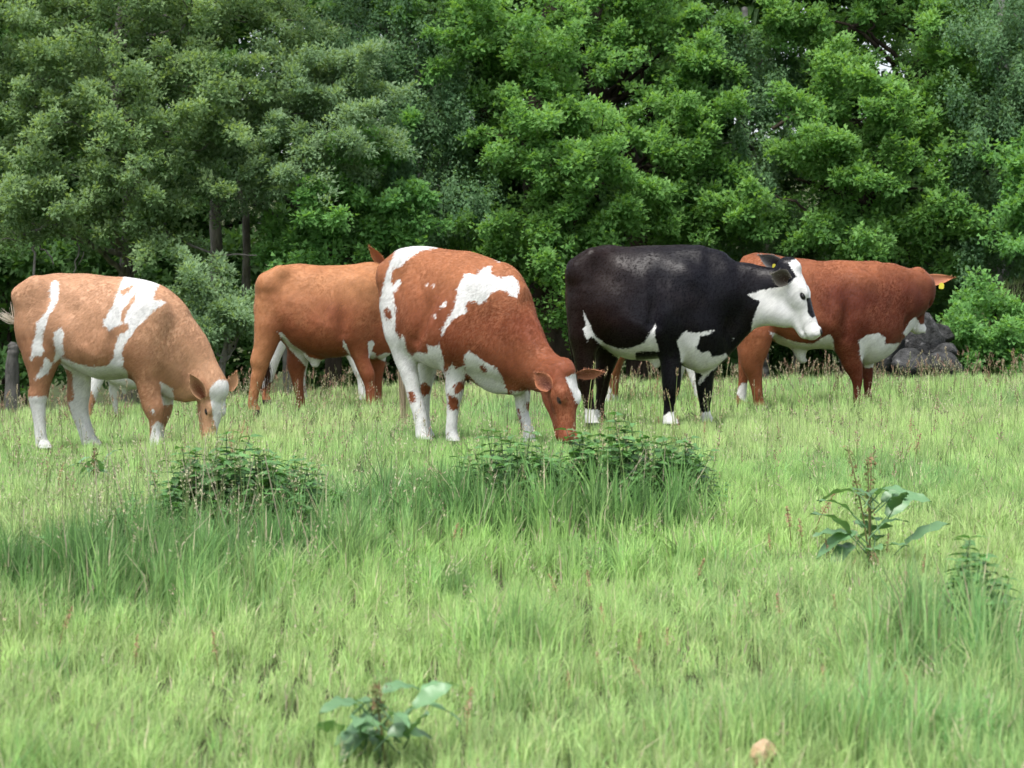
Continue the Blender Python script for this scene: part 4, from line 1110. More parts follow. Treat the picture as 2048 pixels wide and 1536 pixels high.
def nettle_proto(seed):
    g = rng(seed); h = g.uniform(.40, .52)
    t = np.linspace(0, 1, 7); bx, by = g.normal(0, .05, 2)
    P = np.stack([bx * t ** 2, by * t ** 2, h * t], 1)
    sv, sf = tube(P, np.linspace(.0035, .0018, 7), 5)
    stem = mesh_from('stem', sv, sf, M_WEED, True, np.tile([.10, .14, .05], (len(sv), 1)))
    A = Acc(); n = 13; a0 = g.uniform(0, 6)
    lv, lf = leaf_shape(1, .30, 8, .35, .25, .28)
    for i in range(n):
        q = .22 + .78 * i / (n - 1); p = np.array([np.interp(q, t, P[:, k]) for k in range(3)])
        L = .074 * math.sin(math.pi * (.28 + .62 * (1 - q))) * g.uniform(.85, 1.15) + .012
        for s_ in (0, 1):
            c = np.array([.070, .160, .046]) * g.uniform(.75, 1.3) * (1 + .55 * max(0, q - .75) / .25)
            A.add(place(lv, a0 + i * 1.57 + s_ * math.pi + g.normal(0, .2), g.uniform(-.25, .35) + .3 * (q - .6), g.normal(0, .25), p, L), lf, c)
    return stem, A.mesh('foliage', M_WEED, False)
NP = [nettle_proto(100 + i) for i in range(5)]
def nettles(pts, label, group, seed, hs=1.0):
    g = rng(seed)
    for (x, y, k) in pts:
        st_, fo = NP[g.integers(len(NP))]
        o = link('nettle', st_, None, (x, y, float(ground_z(x, y)) - .01), g.uniform(0, 6.28))
        sc_ = k * hs * g.uniform(.85, 1.12); o.scale = (sc_ * 1.05, sc_ * 1.05, sc_)
        tag(o, label, 'nettle', group)
        f_ = link('foliage', fo, o); f_['kind'] = 'stuff'
def patch(n, cx, cy, rx, ry, seed, edge=.55):
    g = rng(seed); out = []
    while len(out) < n:
        a, b = g.uniform(-1, 1, 2)
        if a * a + b * b < 1: out.append((cx + a * rx, cy + b * ry, 1 - edge * (a * a + b * b)))
    return out
nettles(patch(85, .48, 9.1, .48, .48, 201), 'stinging nettle in the tall clump before the red and white cow\'s head', 'nettles in the tall clump', 301, .92)
nettles(patch(28, .02, 9.25, .30, .40, 202), 'stinging nettle in the tall clump before the red and white cow\'s head', 'nettles in the tall clump', 302, .85)
nettles(patch(100, -1.18, 8.95, .46, .52, 203), 'stinging nettle in the low dark clump under the tan and white cow\'s muzzle', 'nettles in the low clump', 303, .84)
nettles(patch(18, -.86, 8.6, .20, .28, 204), 'stinging nettle in the low dark clump under the tan and white cow\'s muzzle', 'nettles in the low clump', 304, .65)
nettles(patch(24, 1.30, 5.75, .16, .30, 205), 'short nettle growing low in the lush grass apart from the two big clumps', 'low nettles in the open grass', 305, .72)
nettles(patch(14, -1.4, 7.3, .4, .4, 206), 'low nettle buried in the tall tussock of seeding grass', 'nettles in the seeding tussock', 306, .62)

# ------------------------------------------------------------------ docks
def dock_leaf(curl):
    n = 10; t = np.linspace(0, 1, n)
    w = .27 * np.sin(np.pi * np.clip(t * .97 + .03, 0, 1)) ** .55 * (1 - .25 * t); w[-1] = .01
    w = w * (1 + .10 * np.sin(t * 21 + curl * 9)); z = .18 * t - curl * t ** 2.2
    wav = .035 * np.sin(t * 17 + curl * 5)
    V = np.concatenate([np.stack([t, w, z + .10 * w + wav], 1), np.stack([t, 0 * w, z - .02], 1), np.stack([t, -w, z + .10 * w - wav], 1)])
    F_ = []
    for i in range(n - 1):
        for r in (0, 1):
            k = r * n + i; F_ += [(k, k + n, k + n + 1), (k, k + n + 1, k + 1)]
    return V, np.array(F_)
DL = [dock_leaf(c) for c in (.25, .5, .8)]
def dock(label, x, y, nl, Lm, stalk_h, seed, nst=2):
    g = rng(seed); z = float(ground_z(x, y))
    root = link('dock', None, None, (x, y, z)); tag(root, label, 'dock')
    for i in range(nl):
        lv, lf = DL[g.integers(3)]
        q = g.random() ** .8; L = Lm * g.uniform(.65, 1.1) * (1 - .35 * q)
        c = np.array([.135, .27, .115]) * g.uniform(.75, 1.25)
        p = np.array([g.normal(0, .035), g.normal(0, .035), .01 + q * stalk_h * .55])
        yw = i * 2.4 + g.normal(0, .3)
        pv = np.array([[0, 0, 0], [.5, 0, .0]]); L0 = L * g.uniform(.35, .75)
        V = place(lv, yw, g.uniform(-.1, .75), g.normal(0, .3), p + L0 * np.array([math.cos(yw) * .7, math.sin(yw) * .7, .7]), L)
        pt, pf = tube(np.stack([p, V[DL[0][0].shape[0] // 3]]), [.003, .0022], 4, False)
        VV = np.vstack([V, pt]); FF = np.vstack([lf, pf + len(V)])
        link('leaf', mesh_from('leaf', VV, FF, M_DOCK, True, np.tile(np.clip(c, 0, 1), (len(VV), 1))), root)
    for i in range(nst):
        h = stalk_h * g.uniform(.8, 1.1); bx, by = g.normal(0, .10, 2) * h
        t = np.linspace(0, 1, 6); P = np.stack([bx * t ** 1.5, by * t ** 1.5, h * t], 1)
        sv, sf = tube(P, np.linspace(.0045, .002, 6), 5)
        stm = link('flower_stalk', mesh_from('flower_stalk', sv, sf, M_STALK, True, np.tile([.16, .15, .06], (len(sv), 1))), root)
        A = Acc()
        for k in range(90):
            q = g.uniform(.5, 1.0); p = np.array([np.interp(q, t, P[:, j]) for j in range(3)])
            a = g.uniform(0, 6.28); r_ = .018 * (1.25 - q) + .004; p = p + np.array([math.cos(a) * r_, math.sin(a) * r_, g.normal(0, .004)])
            d = g.normal(0, .004, (3, 3)); c = np.array([.26, .17, .09]) * g.uniform(.6, 1.4) if g.random() < .5 else np.array([.17, .21, .07])
            A.add(p + d * 1.3, [(0, 1, 2)], c)
        f_ = link('seed_head', A.mesh('seed_head', M_STALK), stm); f_['kind'] = 'stuff'
    return root
M_DOCK = leaf_mat('dock_leaves', .22, .42, .7, (1.1, 1.15, .5))
dock('broad leaved dock with brown seed stalks standing in open grass', 1.30, 7.6, 22, .185, .46, 401, 3)
dock('large dock with silvery broad leaves low in the front grass', -.275, 4.5, 22, .13, .20, 402, 1)
dock('young dock growing out of the green tussock slope', -.55, 10.0, 8, .16, .2, 404, 0)
dock('single dock with few leaves among the short grass by the tan cow', -2.6, 13.0, 8, .16, .24, 405, 1)

# ------------------------------------------------------------------ sorrel
def sorrel_proto(seed):
    g = rng(seed); A = Acc(); h = .26
    t = np.linspace(0, 1, 5); bx = g.normal(0, .05)
    P = np.stack([bx * t ** 2, 0 * t, h * t], 1)
    sv, sf = tube(P, np.linspace(.0018, .0009, 5), 4); A.add(sv, sf, (.22, .12, .06))
    for k in range(90):
        q = g.uniform(.55, 1.0); p = np.array([np.interp(q, t, P[:, j]) for j in range(3)])
        a = g.uniform(0, 6.28); r_ = .013 * (1.15 - q) * g.uniform(.3, 1.4) + .002
        p = p + np.array([math.cos(a) * r_, math.sin(a) * r_, .6 * r_])
        A.add(p + g.normal(0, .0035, (3, 3)), [(0, 1, 2)], np.array([.46, .26, .17]) * g.uniform(.7, 1.3))
    return A.mesh('sorrel', M_STALK)
SP = [sorrel_proto(500 + i) for i in range(3)]
g = rng(510)
for (x, y) in scatter(26, 4.3, 8.5, 511) + scatter(26, 8.5, 16, 512) + blobpos(7, .32, 5.6, .12, .5, 513) + blobpos(8, 1.3, 7.5, .14, .25, 514):
    o = link('sorrel', SP[g.integers(3)], None, (x, y, float(ground_z(x, y)) - .01), g.uniform(0, 6))
    k = g.uniform(.5, 1.0) * (.62 if y < 8 else .95); o.scale = (k * 1.3, k * 1.3, k); o.rotation_euler = (g.normal(0, .12), g.normal(0, .15), g.uniform(0, 6))
    tag(o, 'slender sorrel stalk with a rusty red flower spike in the grass', 'sorrel', 'sorrel stalks in the meadow')

# ------------------------------------------------------------------ trees
LEAFQ = np.array([[0, -.34, .05], [.42, .56, .10], [1, -.12, -.05]])
LN = []
def leaf_cloud(P, Dr, L, W, C, g):
    """one three-cornered leaf per row: base P, direction Dr"""
    n = len(P)
    Dr = Dr / (np.linalg.norm(Dr, axis=1)[:, None] + 1e-9)
    up = np.tile([0, -.35, 1.0], (n, 1)) + g.normal(0, .55, (n, 3))
    S = np.cross(up, Dr); S /= np.linalg.norm(S, axis=1)[:, None] + 1e-9
    U = np.cross(Dr, S)
    fl = np.sign(U @ np.array([0, -.6, 1.0]) + 1e-9)[:, None]; S = S * fl; U = U * fl
    LN.append(np.repeat(U * .8 + np.array([0, -.25, .45]), 3, axis=0))
    V = P[:, None] + LEAFQ[None, :, 0:1] * L[:, None, None] * Dr[:, None] + LEAFQ[None, :, 1:2] * W[:, None, None] * S[:, None] + LEAFQ[None, :, 2:3] * L[:, None, None] * U[:, None]
    return V.reshape(-1, 3), np.arange(n * 3).reshape(-1, 3)[:, [0, 2, 1]], np.repeat(C, 3, axis=0)

KINDS = {  # leaf length, width, leaves per spray, spray radius, hang, dark colour, light colour, sprays per m2
    'oak':    (.072, .060, 14, .135, .05, (.115, .265, .070), (.205, .390, .100), 92),
    'maple':  (.072, .064, 12, .13, .15, (.108, .265, .075), (.190, .385, .105), 84),
    'olive':  (.062, .046, 13, .13, .0, (.150, .255, .110), (.255, .375, .165), 100),
    'sallow': (.060, .036, 15, .13, .0, (.155, .260, .135), (.245, .370, .190), 115),
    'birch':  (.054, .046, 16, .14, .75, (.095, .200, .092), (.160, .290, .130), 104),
    'dark':   (.15, .115, 10, .20, .1, (.070, .165, .048), (.120, .240, .070), 38),
}
def tree(name, label, kind, trunk, lobes, seed, bark, group='trees along the far edge of the meadow', limbs=(), dens=1.0, top=None, tw=.22, far=False):
    """trunk: (u, v, Y) points from low to high with radius; lobes: (u, v, Y, ru, rv, rd) in drawing px, depth radius in m"""
    g = rng(seed)
    L0, W0, npl, sr, hang, cd, cl, dn = KINDS[kind]
    root = link(name, None, None, None)
    T = np.array([[*pix(u, v, Y), r] for u, v, Y, r in trunk])
    base = T[0, :3].copy(); base[2] = float(ground_z(base[0], base[1])) - .05
    root.location = base
    T = np.vstack([[*base, T[0, 3] * 1.35], T])
    Ts = spline(T, 6)
    W = Acc()
    wob = np.stack([vnoise(Ts[:, 2] * 1.3, Ts[:, 0] * 0 + seed, seed), vnoise(Ts[:, 2] * 1.3 + 50, Ts[:, 0] * 0, seed)], 1) * .06
    Ts[:, :2] += wob
    v_, f_ = tube(Ts[:, :3], Ts[:, 3], 10); W.add(v_, f_, (1, 1, 1))
    def limb(p0, p1, r0, r1, sag=.15, n=5):
        mid = (p0 + p1) / 2 + np.array([g.normal(0, .12), g.normal(0, .12), sag + g.normal(0, .1)]) * np.linalg.norm(p1 - p0)
        q1 = p0 * .6 + mid * .4 + g.normal(0, .03, 3); q2 = mid * .5 + p1 * .5 + g.normal(0, .05, 3)
        PP = spline([p0, q1, mid, q2, p1], 4)
        PP[1:-1] += g.normal(0, .02, (len(PP) - 2, 3))
        vv, ff = tube(PP, np.linspace(r0, r1, len(PP)), n); W.add(vv, ff, (1, 1, 1))
        return PP
    for (pts, r0, r1) in limbs:
        PP = spline([pix(*p) for p in pts], 5); PP[1:] += g.normal(0, .012, PP[1:].shape)
        vv, ff = tube(PP, np.linspace(r0, r1, len(PP)), 7); W.add(vv, ff, (1, 1, 1))
    lp, ld, lc, ll = [], [], [], []
    allobes = [(pix(u, v, Y), np.array([ru / F_PX * Y * 1.10, rd, rv / F_PX * Y * 1.12]), 1.0) for u, v, Y, ru, rv, rd in lobes]
    if top:
        u0, u1, zt, Y0 = top
        n_ = max(3, int((u1 - u0) / F_PX * Y0 * 1.1)); 
        for z in np.arange(7.4, zt, 1.5):
            for i in range(n_):
                uu = u0 + (u1 - u0) * (i + .5) / n_ + g.normal(0, 30)
                allobes.append((np.array([(uu - MID) / F_PX * Y0, Y0 + g.normal(.5, .7), z + g.normal(0, .4)]), np.array([1.0, 1.0, .8]) * g.uniform(.8, 1.2), .35))
    for C0, R, q in allobes:
        i0 = np.argmin(np.linalg.norm((Ts[:, :3] - C0) * np.array([1, 1, 1.3]) + np.array([0, 0, .8]), axis=1))
        if q == 1.0 or g.random() < .5:
            PP = limb(Ts[i0, :3], C0, min(.05, Ts[i0, 3] * .5), .010)
        # clumps over the lobe
        area = 4 * (R[0] * R[2] + .4 * R[1] * (R[0] + R[2]))
        nc = max(5, int(area * 3.0))
        d = g.normal(0, 1, (nc, 3)) + np.array([0, -.35, .30]); d /= np.linalg.norm(d, axis=1)[:, None]
        rad = np.where(g.random(nc) < .66, g.uniform(.62, 1.05, nc), g.uniform(.15, .62, nc))
        CC = C0 + d * R * rad[:, None]
        for cc, dd in zip(CC, d):
            ct = g.random()
            ns = max(2, int(dn * dens * q * g.uniform(.25, .5) * (.35 if q < 1 else 1)))
            if q == 1.0 and not far and g.random() < .35:
                a = C0 + (cc - C0) * .25; m_ = (a + cc) / 2 + g.normal(0, .06, 3)
                vv, ff = tube(spline([a, m_, cc], 3), np.linspace(.011, .004, 7), 3); W.add(vv, ff, (1, 1, 1))
            cr = g.uniform(.30, .75) * (1.25 if far else 1)
            e = g.normal(0, 1, (ns, 3)); e /= np.linalg.norm(e, axis=1)[:, None]
            ax = dd * np.array([1, 1, .45]) + g.normal(0, .42, 3); ax /= np.linalg.norm(ax)
            tt = g.uniform(-.35, 1, ns)[:, None]
            wid = cr * (.42 - .22 * np.clip(tt, 0, 1)) * g.random((ns, 1)) ** .5
            S = cc + ax * tt * cr + e * wid * np.array([1, 1, .75 if hang < .5 else 1.6]) - np.array([0, 0, 1.0]) * (.16 + .3 * hang) * cr * np.clip(tt, 0, 1) ** 2
            k = npl
            off = g.normal(0, 1, (ns, k, 3)); off /= np.linalg.norm(off, axis=2)[:, :, None]
            out = off + .55 * e[:, None] + np.array([0, 0, .25 - hang * 1.6]) + dd[None, None] * .25
            if hang > .5:   # hanging strands
                o2 = np.stack([g.normal(0, .035, (ns, k)), g.normal(0, .035, (ns, k)), -g.random((ns, k)) * .34 + .1], 2)
                pos = S[:, None] + o2
            else:
                pos = S[:, None] + off * sr * g.random((ns, k, 1)) * np.array([1, 1, .7])
            sz = (1 if q == 1 else 2.4)
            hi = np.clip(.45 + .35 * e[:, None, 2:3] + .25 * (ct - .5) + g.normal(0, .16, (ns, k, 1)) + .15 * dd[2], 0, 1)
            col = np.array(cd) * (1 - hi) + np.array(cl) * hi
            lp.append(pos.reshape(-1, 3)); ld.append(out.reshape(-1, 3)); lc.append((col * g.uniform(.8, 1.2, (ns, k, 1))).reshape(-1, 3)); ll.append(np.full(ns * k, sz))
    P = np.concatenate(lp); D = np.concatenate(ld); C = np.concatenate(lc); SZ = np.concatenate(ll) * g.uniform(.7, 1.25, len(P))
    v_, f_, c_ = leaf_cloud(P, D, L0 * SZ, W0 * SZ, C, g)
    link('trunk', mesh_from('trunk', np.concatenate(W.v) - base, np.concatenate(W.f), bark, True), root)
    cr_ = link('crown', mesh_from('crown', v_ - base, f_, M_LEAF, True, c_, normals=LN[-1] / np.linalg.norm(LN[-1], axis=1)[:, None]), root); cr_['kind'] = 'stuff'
    tag(root, label, 'tree' if name != 'bush' else 'bush', group)
    return len(P)

NL = 0
NL += tree('oak_tree', 'olive green oak with bare grey lower twigs above the tan and white cow', 'olive', [(255, 640, 31.9, .13), (262, 400, 31.9, .11), (235, 180, 32, .09), (260, -60, 32, .07)],
     [(40, 40, 31, 150, 95, 1.0), (210, 20, 31, 150, 100, 1.0), (390, 30, 31, 150, 95, 1.0), (520, 40, 31.5, 120, 85, .9), (60, 170, 30.6, 130, 85, .9), (240, 140, 30.4, 120, 70, .9), (350, 170, 30.6, 120, 75, .9), (460, 160, 31, 110, 75, .9),
      (40, 290, 30.4, 120, 75, .9), (190, 270, 30.2, 130, 70, .9), (330, 265, 30.2, 120, 65, .9), (450, 270, 30.5, 90, 60, .8), (80, 395, 30, 130, 55, .9), (230, 375, 30, 130, 60, .9), (340, 400, 30.1, 90, 50, .8), (50, 480, 30, 90, 45, .7), (220, 460, 30.2, 120, 40, .7), (340, 470, 30.4, 90, 35, .7), (-80, 200, 31, 90, 160, .9), (-90, 420, 31, 90, 80, .9)],
     601, M_BARK_GREY, limbs=[([(262, 420, 31.5), (200, 450, 30.6), (110, 452, 30), (40, 475, 29.9)], .05, .016), ([(75, 462, 30), (70, 500, 29.9), (70, 560, 29.9)], .022, .018), ([(75, 490, 30), (100, 510, 29.9), (108, 530, 29.8)], .014, .009),
                              ([(262, 440, 31.5), (340, 470, 30.8), (420, 505, 30.4), (515, 510, 30.3)], .03, .010), ([(155, 470, 30.1), (158, 500, 30), (150, 545, 30)], .014, .008), ([(160, 530, 30), (170, 505, 29.9)], .008, .006), ([(248, 470, 30.5), (262, 540, 30.4)], .014, .008)],
     top=(-120, 560, 12.5, 32))
NL += tree('sallow_tree', 'grey green sallow with a dense rounded crown', 'sallow', [(580, 640, 32.4, .10), (600, 420, 32.4, .08), (625, 240, 32.4, .06), (640, 120, 32.4, .04)],
     [(590, 150, 31.4, 90, 65, .8), (690, 190, 31.2, 85, 70, .8), (560, 235, 31, 100, 60, .8), (660, 270, 30.8, 105, 60, .9), (730, 280, 31, 70, 75, .8), (500, 330, 30.8, 80, 50, .8), (600, 340, 30.6, 100, 45, .8), (520, 400, 30.8, 70, 40, .7), (690, 130, 31.4, 60, 40, .6)],
     602, M_BARK_GREY, limbs=[([(435, 620, 33), (432, 420, 33), (425, 350, 33)], .11, .07), ([(432, 412, 33), (470, 390, 33), (560, 385, 33)], .06, .03), ([(495, 620, 33), (492, 430, 33), (478, 350, 33)], .075, .04)])
NL += tree('maple_tree', 'bright green maple with low spreading boughs behind the chestnut cow', 'maple', [(668, 640, 32.5, .12), (672, 420, 32.5, .10), (690, 250, 32.8, .07)],
     [(790, 300, 31, 65, 45, .7), (760, 350, 30.8, 85, 45, .8), (660, 400, 31, 90, 45, .8), (780, 410, 31, 70, 35, .7), (700, 450, 30.6, 100, 40, .8), (630, 470, 31, 70, 40, .7), (590, 520, 31, 70, 35, .7), (680, 515, 30.8, 80, 35, .8), (560, 470, 31.8, 50, 40, .6), (760, 470, 31.2, 60, 40, .7)],
     603, M_BARK)
NL += tree('birch_tree', 'drooping blue green birch between the sallow and the big oak', 'birch', [(850, 640, 33, .12), (845, 400, 33, .10), (830, 150, 33, .08), (820, -80, 33, .06)],
     [(700, 50, 33, 90, 65, .8), (800, 20, 33, 80, 70, .8), (760, 110, 32.6, 100, 60, .8), (870, 100, 32.6, 90, 65, .8), (920, 165, 32.4, 60, 60, .7), (830, 200, 32.2, 85, 70, .8), (800, 300, 32.2, 70, 75, .8), (910, 300, 32, 70, 70, .8), (880, 390, 32, 90, 65, .8), (820, 460, 32, 90, 50, .8), (950, 370, 32, 45, 60, .6), (780, 520, 32, 80, 30, .7)],
     604, M_BARK_BIRCH, top=(690, 940, 13, 33))
NL += tree('oak_tree', 'broad bright green oak with a thick brown trunk at the middle of the wood edge', 'oak', [(1095, 640, 33.5, .36), (1088, 400, 33.5, .31), (1080, 260, 33.6, .26), (1100, 100, 33.8, .20), (1120, -60, 34, .15)],
     [(880, 30, 32.5, 90, 60, .9), (1010, 50, 32, 100, 60, .9), (960, 130, 32, 80, 60, .8), (1060, 130, 31.6, 90, 60, .9), (1030, 220, 31.6, 95, 50, .9), (1120, 215, 31.6, 55, 40, .7), (1060, 285, 31.2, 85, 45, .8), (1140, 300, 31, 70, 45, .8), (1010, 330, 31.8, 60, 40, .7), (1200, 260, 31.2, 60, 50, .7),
      (1230, 330, 31, 70, 45, .7), (1190, 390, 31, 75, 40, .7), (1260, 395, 31.2, 60, 45, .7), (1130, 370, 31.6, 45, 35, .6), (1150, 450, 31.4, 100, 40, .8), (1040, 440, 31.6, 90, 40, .8), (1240, 470, 31.4, 90, 40, .8), (960, 480, 32, 70, 40, .7), (1090, 500, 31.2, 110, 35, .8), (1150, 560, 31, 90, 40, .7), (1110, 620, 31, 60, 45, .7), (970, 560, 32, 90, 50, .7)],
     605, M_BARK, limbs=[([(1085, 290, 33.5), (1010, 250, 33), (940, 210, 32.6), (900, 150, 32.4)], .13, .06), ([(1090, 390, 33.5), (1150, 385, 33), (1220, 370, 32.6)], .08, .03), ([(1080, 420, 33.5), (980, 440, 33), (900, 405, 32.8)], .07, .03)], top=(860, 1300, 13, 33.5))
NL += tree('oak_tree', 'oak with dark forking limbs and lit outer sprays above the black cow', 'oak', [(1280, 640, 34.5, .22), (1275, 420, 34.5, .19), (1230, 250, 34.5, .17), (1180, 120, 34.5, .14), (1200, -60, 34.6, .1)],
     [(1150, 40, 33.4, 70, 50, .8), (1260, 30, 33.2, 80, 60, .8), (1220, 110, 33.2, 60, 40, .7), (1300, 110, 32.6, 75, 60, .8), (1380, 40, 33, 70, 50, .8), (1390, 120, 32.6, 65, 55, .8), (1340, 190, 32.8, 70, 45, .7), (1330, 270, 32, 70, 55, .8), (1400, 250, 32.2, 60, 60, .7), (1340, 340, 32, 75, 45, .8), (1420, 340, 32, 60, 45, .7), (1380, 410, 32, 80, 40, .8), (1330, 460, 32.2, 80, 35, .7), (1430, 450, 32, 80, 40, .7), (1450, 40, 33.5, 40, 40, .6), (1500, 440, 31.6, 50, 50, .6)],
     606, M_BARK, limbs=[([(1180, 130, 34.4), (1150, 60, 34), (1100, 10, 33.8)], .09, .05), ([(1215, 210, 34.4), (1300, 170, 34), (1380, 150, 33.6)], .07, .03), ([(1285, 300, 34.4), (1285, 150, 34.2), (1290, 20, 34.2)], .04, .025)], top=(1140, 1500, 13, 34))
NL += tree('birch_tree', 'dark drooping birch standing behind the white faced cow', 'birch', [(1515, 640, 34, .13), (1520, 400, 34, .10), (1480, 200, 34, .08), (1490, 20, 34, .05)],
     [(1450, 110, 33.2, 65, 50, .7), (1520, 120, 33.2, 60, 45, .7), (1440, 200, 33, 65, 60, .7), (1520, 210, 33, 45, 60, .6), (1480, 290, 32.8, 65, 55, .7), (1450, 380, 32.6, 70, 50, .7), (1520, 380, 32.8, 40, 50, .6), (1480, 460, 32.6, 70, 45, .7)], 607, M_BARK_BIRCH)
NL += tree('maple_tree', 'spreading light green maple with bent grey limbs above the deep red cow', 'oak', [(1720, 640, 33, .2), (1745, 430, 33, .17), (1790, 250, 33.2, .15), (1860, 60, 33.4, .12), (1880, -60, 33.6, .1)],
     [(1600, 40, 33, 70, 45, .8), (1700, 30, 33, 80, 50, .8), (1800, 30, 33, 80, 55, .8), (1880, 50, 32.4, 65, 60, .8), (1900, 140, 32.2, 55, 45, .7), (1640, 120, 33, 70, 40, .7), (1740, 130, 33.2, 80, 40, .7), (1650, 165, 32, 60, 45, .7), (1830, 190, 32, 70, 50, .8), (1920, 165, 32, 40, 40, .6), (1640, 230, 31.8, 70, 40, .8), (1740, 220, 31.6, 75, 50, .8), (1620, 310, 31.6, 70, 45, .8), (1700, 300, 31.4, 70, 45, .8), (1790, 280, 31.6, 70, 50, .8), (1860, 300, 31.8, 55, 50, .7),
      (1680, 380, 31.4, 80, 40, .8), (1780, 370, 31.4, 80, 45, .8), (1870, 380, 31.4, 60, 40, .7), (1650, 440, 31.6, 60, 35, .7), (1750, 460, 31.4, 90, 40, .8), (1860, 470, 31.4, 70, 40, .7), (1700, 510, 31.8, 70, 30, .7), (1820, 520, 31.8, 80, 30, .7)],
     608, M_BARK, limbs=[([(1800, 260, 33.2), (1690, 250, 32.6), (1600, 230, 32.2), (1540, 260, 32)], .06, .03), ([(1650, 110, 33), (1700, 60, 33), (1790, 20, 33.2), (1850, 10, 33.3)], .05, .03), ([(1650, 115, 33), (1648, 85, 33)], .04, .03), ([(1740, 420, 33), (1660, 380, 32.4), (1590, 360, 32)], .05, .02), ([(1745, 440, 33), (1650, 470, 32), (1600, 410, 31.6), (1540, 390, 31.6)], .035, .015)], top=(1560, 1960, 13, 33))
NL += tree('birch_tree', 'tall weeping birch beside the green bank', 'birch', [(1990, 640, 33, .15), (1985, 400, 33, .12), (1995, 150, 33, .1), (2000, -60, 33, .07)],
     [(1960, 40, 32, 70, 60, .7), (2050, 60, 32, 70, 70, .8), (1990, 130, 31.8, 70, 60, .8), (2060, 180, 31.8, 70, 70, .8), (1970, 230, 31.8, 60, 65, .7), (2040, 290, 31.6, 70, 70, .8), (1960, 330, 31.6, 60, 60, .7), (1950, 420, 31.6, 60, 60, .7), (2030, 400, 31.6, 70, 60, .7), (1940, 500, 31.6, 70, 40, .7), (2040, 490, 31.8, 70, 40, .7), (2100, 350, 32, 60, 150, .8)],
     609, M_BARK_BIRCH, top=(1920, 2150, 13, 33))
NL += tree('maple_tree', 'yellow green maple sprays reaching in front of the weeping birch', 'maple', [(2130, 640, 31, .15), (2120, 400, 31, .12), (2110, 250, 31, .08)],
     [(2040, 330, 30.6, 40, 35, .5), (2050, 400, 30.4, 45, 40, .6), (2030, 470, 30.6, 30, 25, .5), (2110, 380, 30.6, 60, 90, .7)], 610, M_BARK)
NL += tree('bush', 'low sallow bush growing behind the tan cow\'s neck', 'sallow', [(450, 740, 29.6, .05), (455, 660, 29.6, .04), (460, 600, 29.6, .02)],
     [(440, 600, 29.4, 55, 40, .6), (400, 575, 29.6, 45, 35, .5), (480, 620, 29.4, 40, 40, .5), (440, 660, 29.2, 60, 35, .6), (395, 630, 29.4, 40, 40, .5), (490, 660, 29.6, 35, 30, .5)], 611, M_BARK_GREY, 'bushes at the wood edge')
NL += tree('bush', 'pale bush showing above the deep red cow\'s back', 'sallow', [(1590, 640, 34.5, .05), (1590, 560, 34.5, .04), (1590, 500, 34.5, .02)],
     [(1580, 490, 34.3, 50, 25, .5), (1620, 505, 34.3, 45, 22, .5), (1560, 520, 34.4, 40, 20, .5)], 612, M_BARK_GREY, 'bushes at the wood edge')
NL += tree('bush', 'bright green low bush on the bank beside the boulders', 'maple', [(1975, 735, 29.6, .04), (1970, 690, 29.7, .03), (1965, 640, 29.8, .02)],
     [(1930, 640, 29.6, 45, 35, .5), (1990, 625, 29.8, 60, 35, .6), (2045, 650, 29.8, 50, 45, .5), (1960, 690, 29.3, 60, 35, .5), (2030, 705, 29.3, 50, 30, .5), (1915, 700, 29.4, 30, 30, .4)], 613, M_BARK, 'bushes at the wood edge')
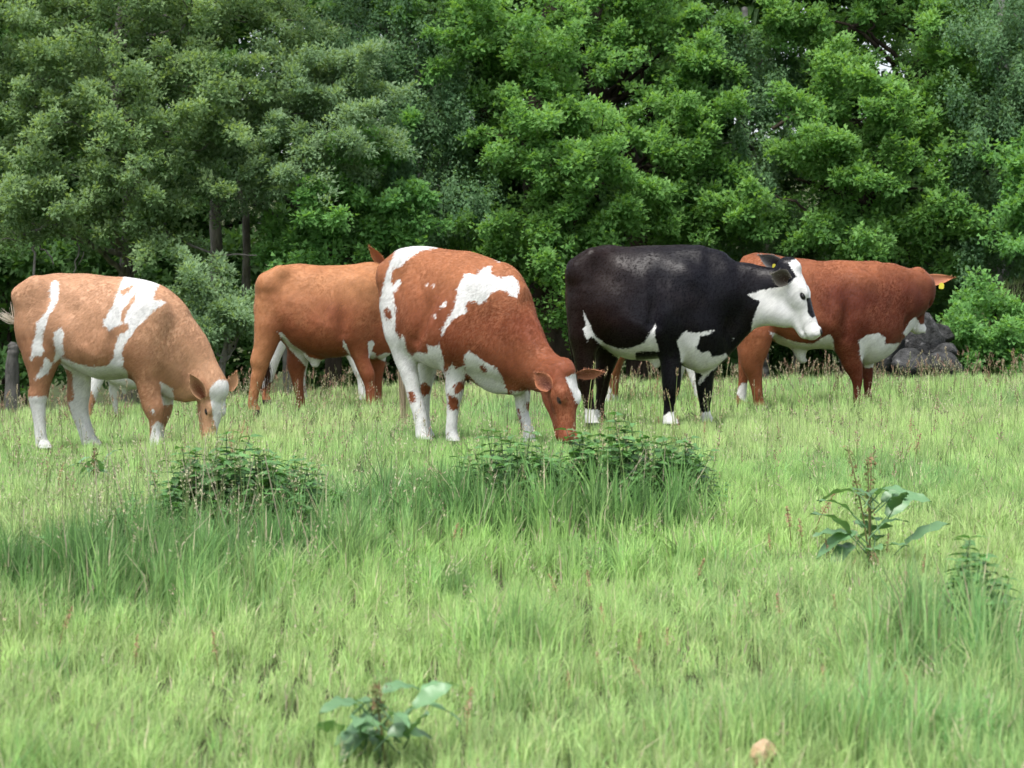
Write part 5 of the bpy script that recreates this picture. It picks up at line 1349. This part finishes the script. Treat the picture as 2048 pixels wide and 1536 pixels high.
# darker second row of the wood
gaps = [(540, 130, 28), (690, 60, 20), (915, 220, 28), (1180, 205, 22), (1510, 25, 60), (1450, 20, 40), (1515, 235, 26), (1520, 300, 18), (1575, 85, 26), (480, 175, 18), (1795, 265, 18), (1700, 60, 35), (1780, 100, 25), (480, 285, 16), (500, 440, 60), (560, 470, 40), (1010, 25, 15), (1690, 130, 25)]
g = rng(700)
far_labels = ['shaded tree deep in the wood behind the olive oak', 'shaded tree deep in the wood behind the sallow', 'shaded tree deep in the wood behind the first birch', 'shaded tree deep in the wood behind the broad oak',
              'shaded tree deep in the wood behind the black cow\'s oak', 'shaded tree deep in the wood behind the spreading maple', 'shaded tree deep in the wood behind the weeping birch']
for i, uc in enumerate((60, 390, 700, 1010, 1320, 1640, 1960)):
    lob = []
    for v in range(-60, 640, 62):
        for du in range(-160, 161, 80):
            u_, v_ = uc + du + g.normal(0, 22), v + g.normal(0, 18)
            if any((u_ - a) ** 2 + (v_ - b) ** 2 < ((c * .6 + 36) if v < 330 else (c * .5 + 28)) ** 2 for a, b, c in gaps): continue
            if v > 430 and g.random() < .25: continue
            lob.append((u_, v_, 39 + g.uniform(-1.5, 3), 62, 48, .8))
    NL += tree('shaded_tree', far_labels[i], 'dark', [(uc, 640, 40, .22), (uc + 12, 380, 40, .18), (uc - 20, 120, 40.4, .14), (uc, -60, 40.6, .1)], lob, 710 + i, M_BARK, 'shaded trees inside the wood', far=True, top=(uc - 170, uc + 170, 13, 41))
for i, (uc, lab) in enumerate([(10, 'dark shrub in the shade by the grey stump'), (300, 'dark shrub in the shade beyond the tan cow\'s back'), (520, 'dark shrub in the shade between the tan cow and the chestnut cow'), (720, 'dark shrub in the shade behind the chestnut cow\'s shoulder'),
        (960, 'dark shrub in the shade under the broad oak\'s trunk'), (1130, 'dark shrub in the shade between the grazing cow and the black cow'), (1380, 'dark shrub in the shade under the forked oak'), (1680, 'dark shrub in the shade above the deep red cow'), (1960, 'dark shrub in the shade under the weeping birch')]):
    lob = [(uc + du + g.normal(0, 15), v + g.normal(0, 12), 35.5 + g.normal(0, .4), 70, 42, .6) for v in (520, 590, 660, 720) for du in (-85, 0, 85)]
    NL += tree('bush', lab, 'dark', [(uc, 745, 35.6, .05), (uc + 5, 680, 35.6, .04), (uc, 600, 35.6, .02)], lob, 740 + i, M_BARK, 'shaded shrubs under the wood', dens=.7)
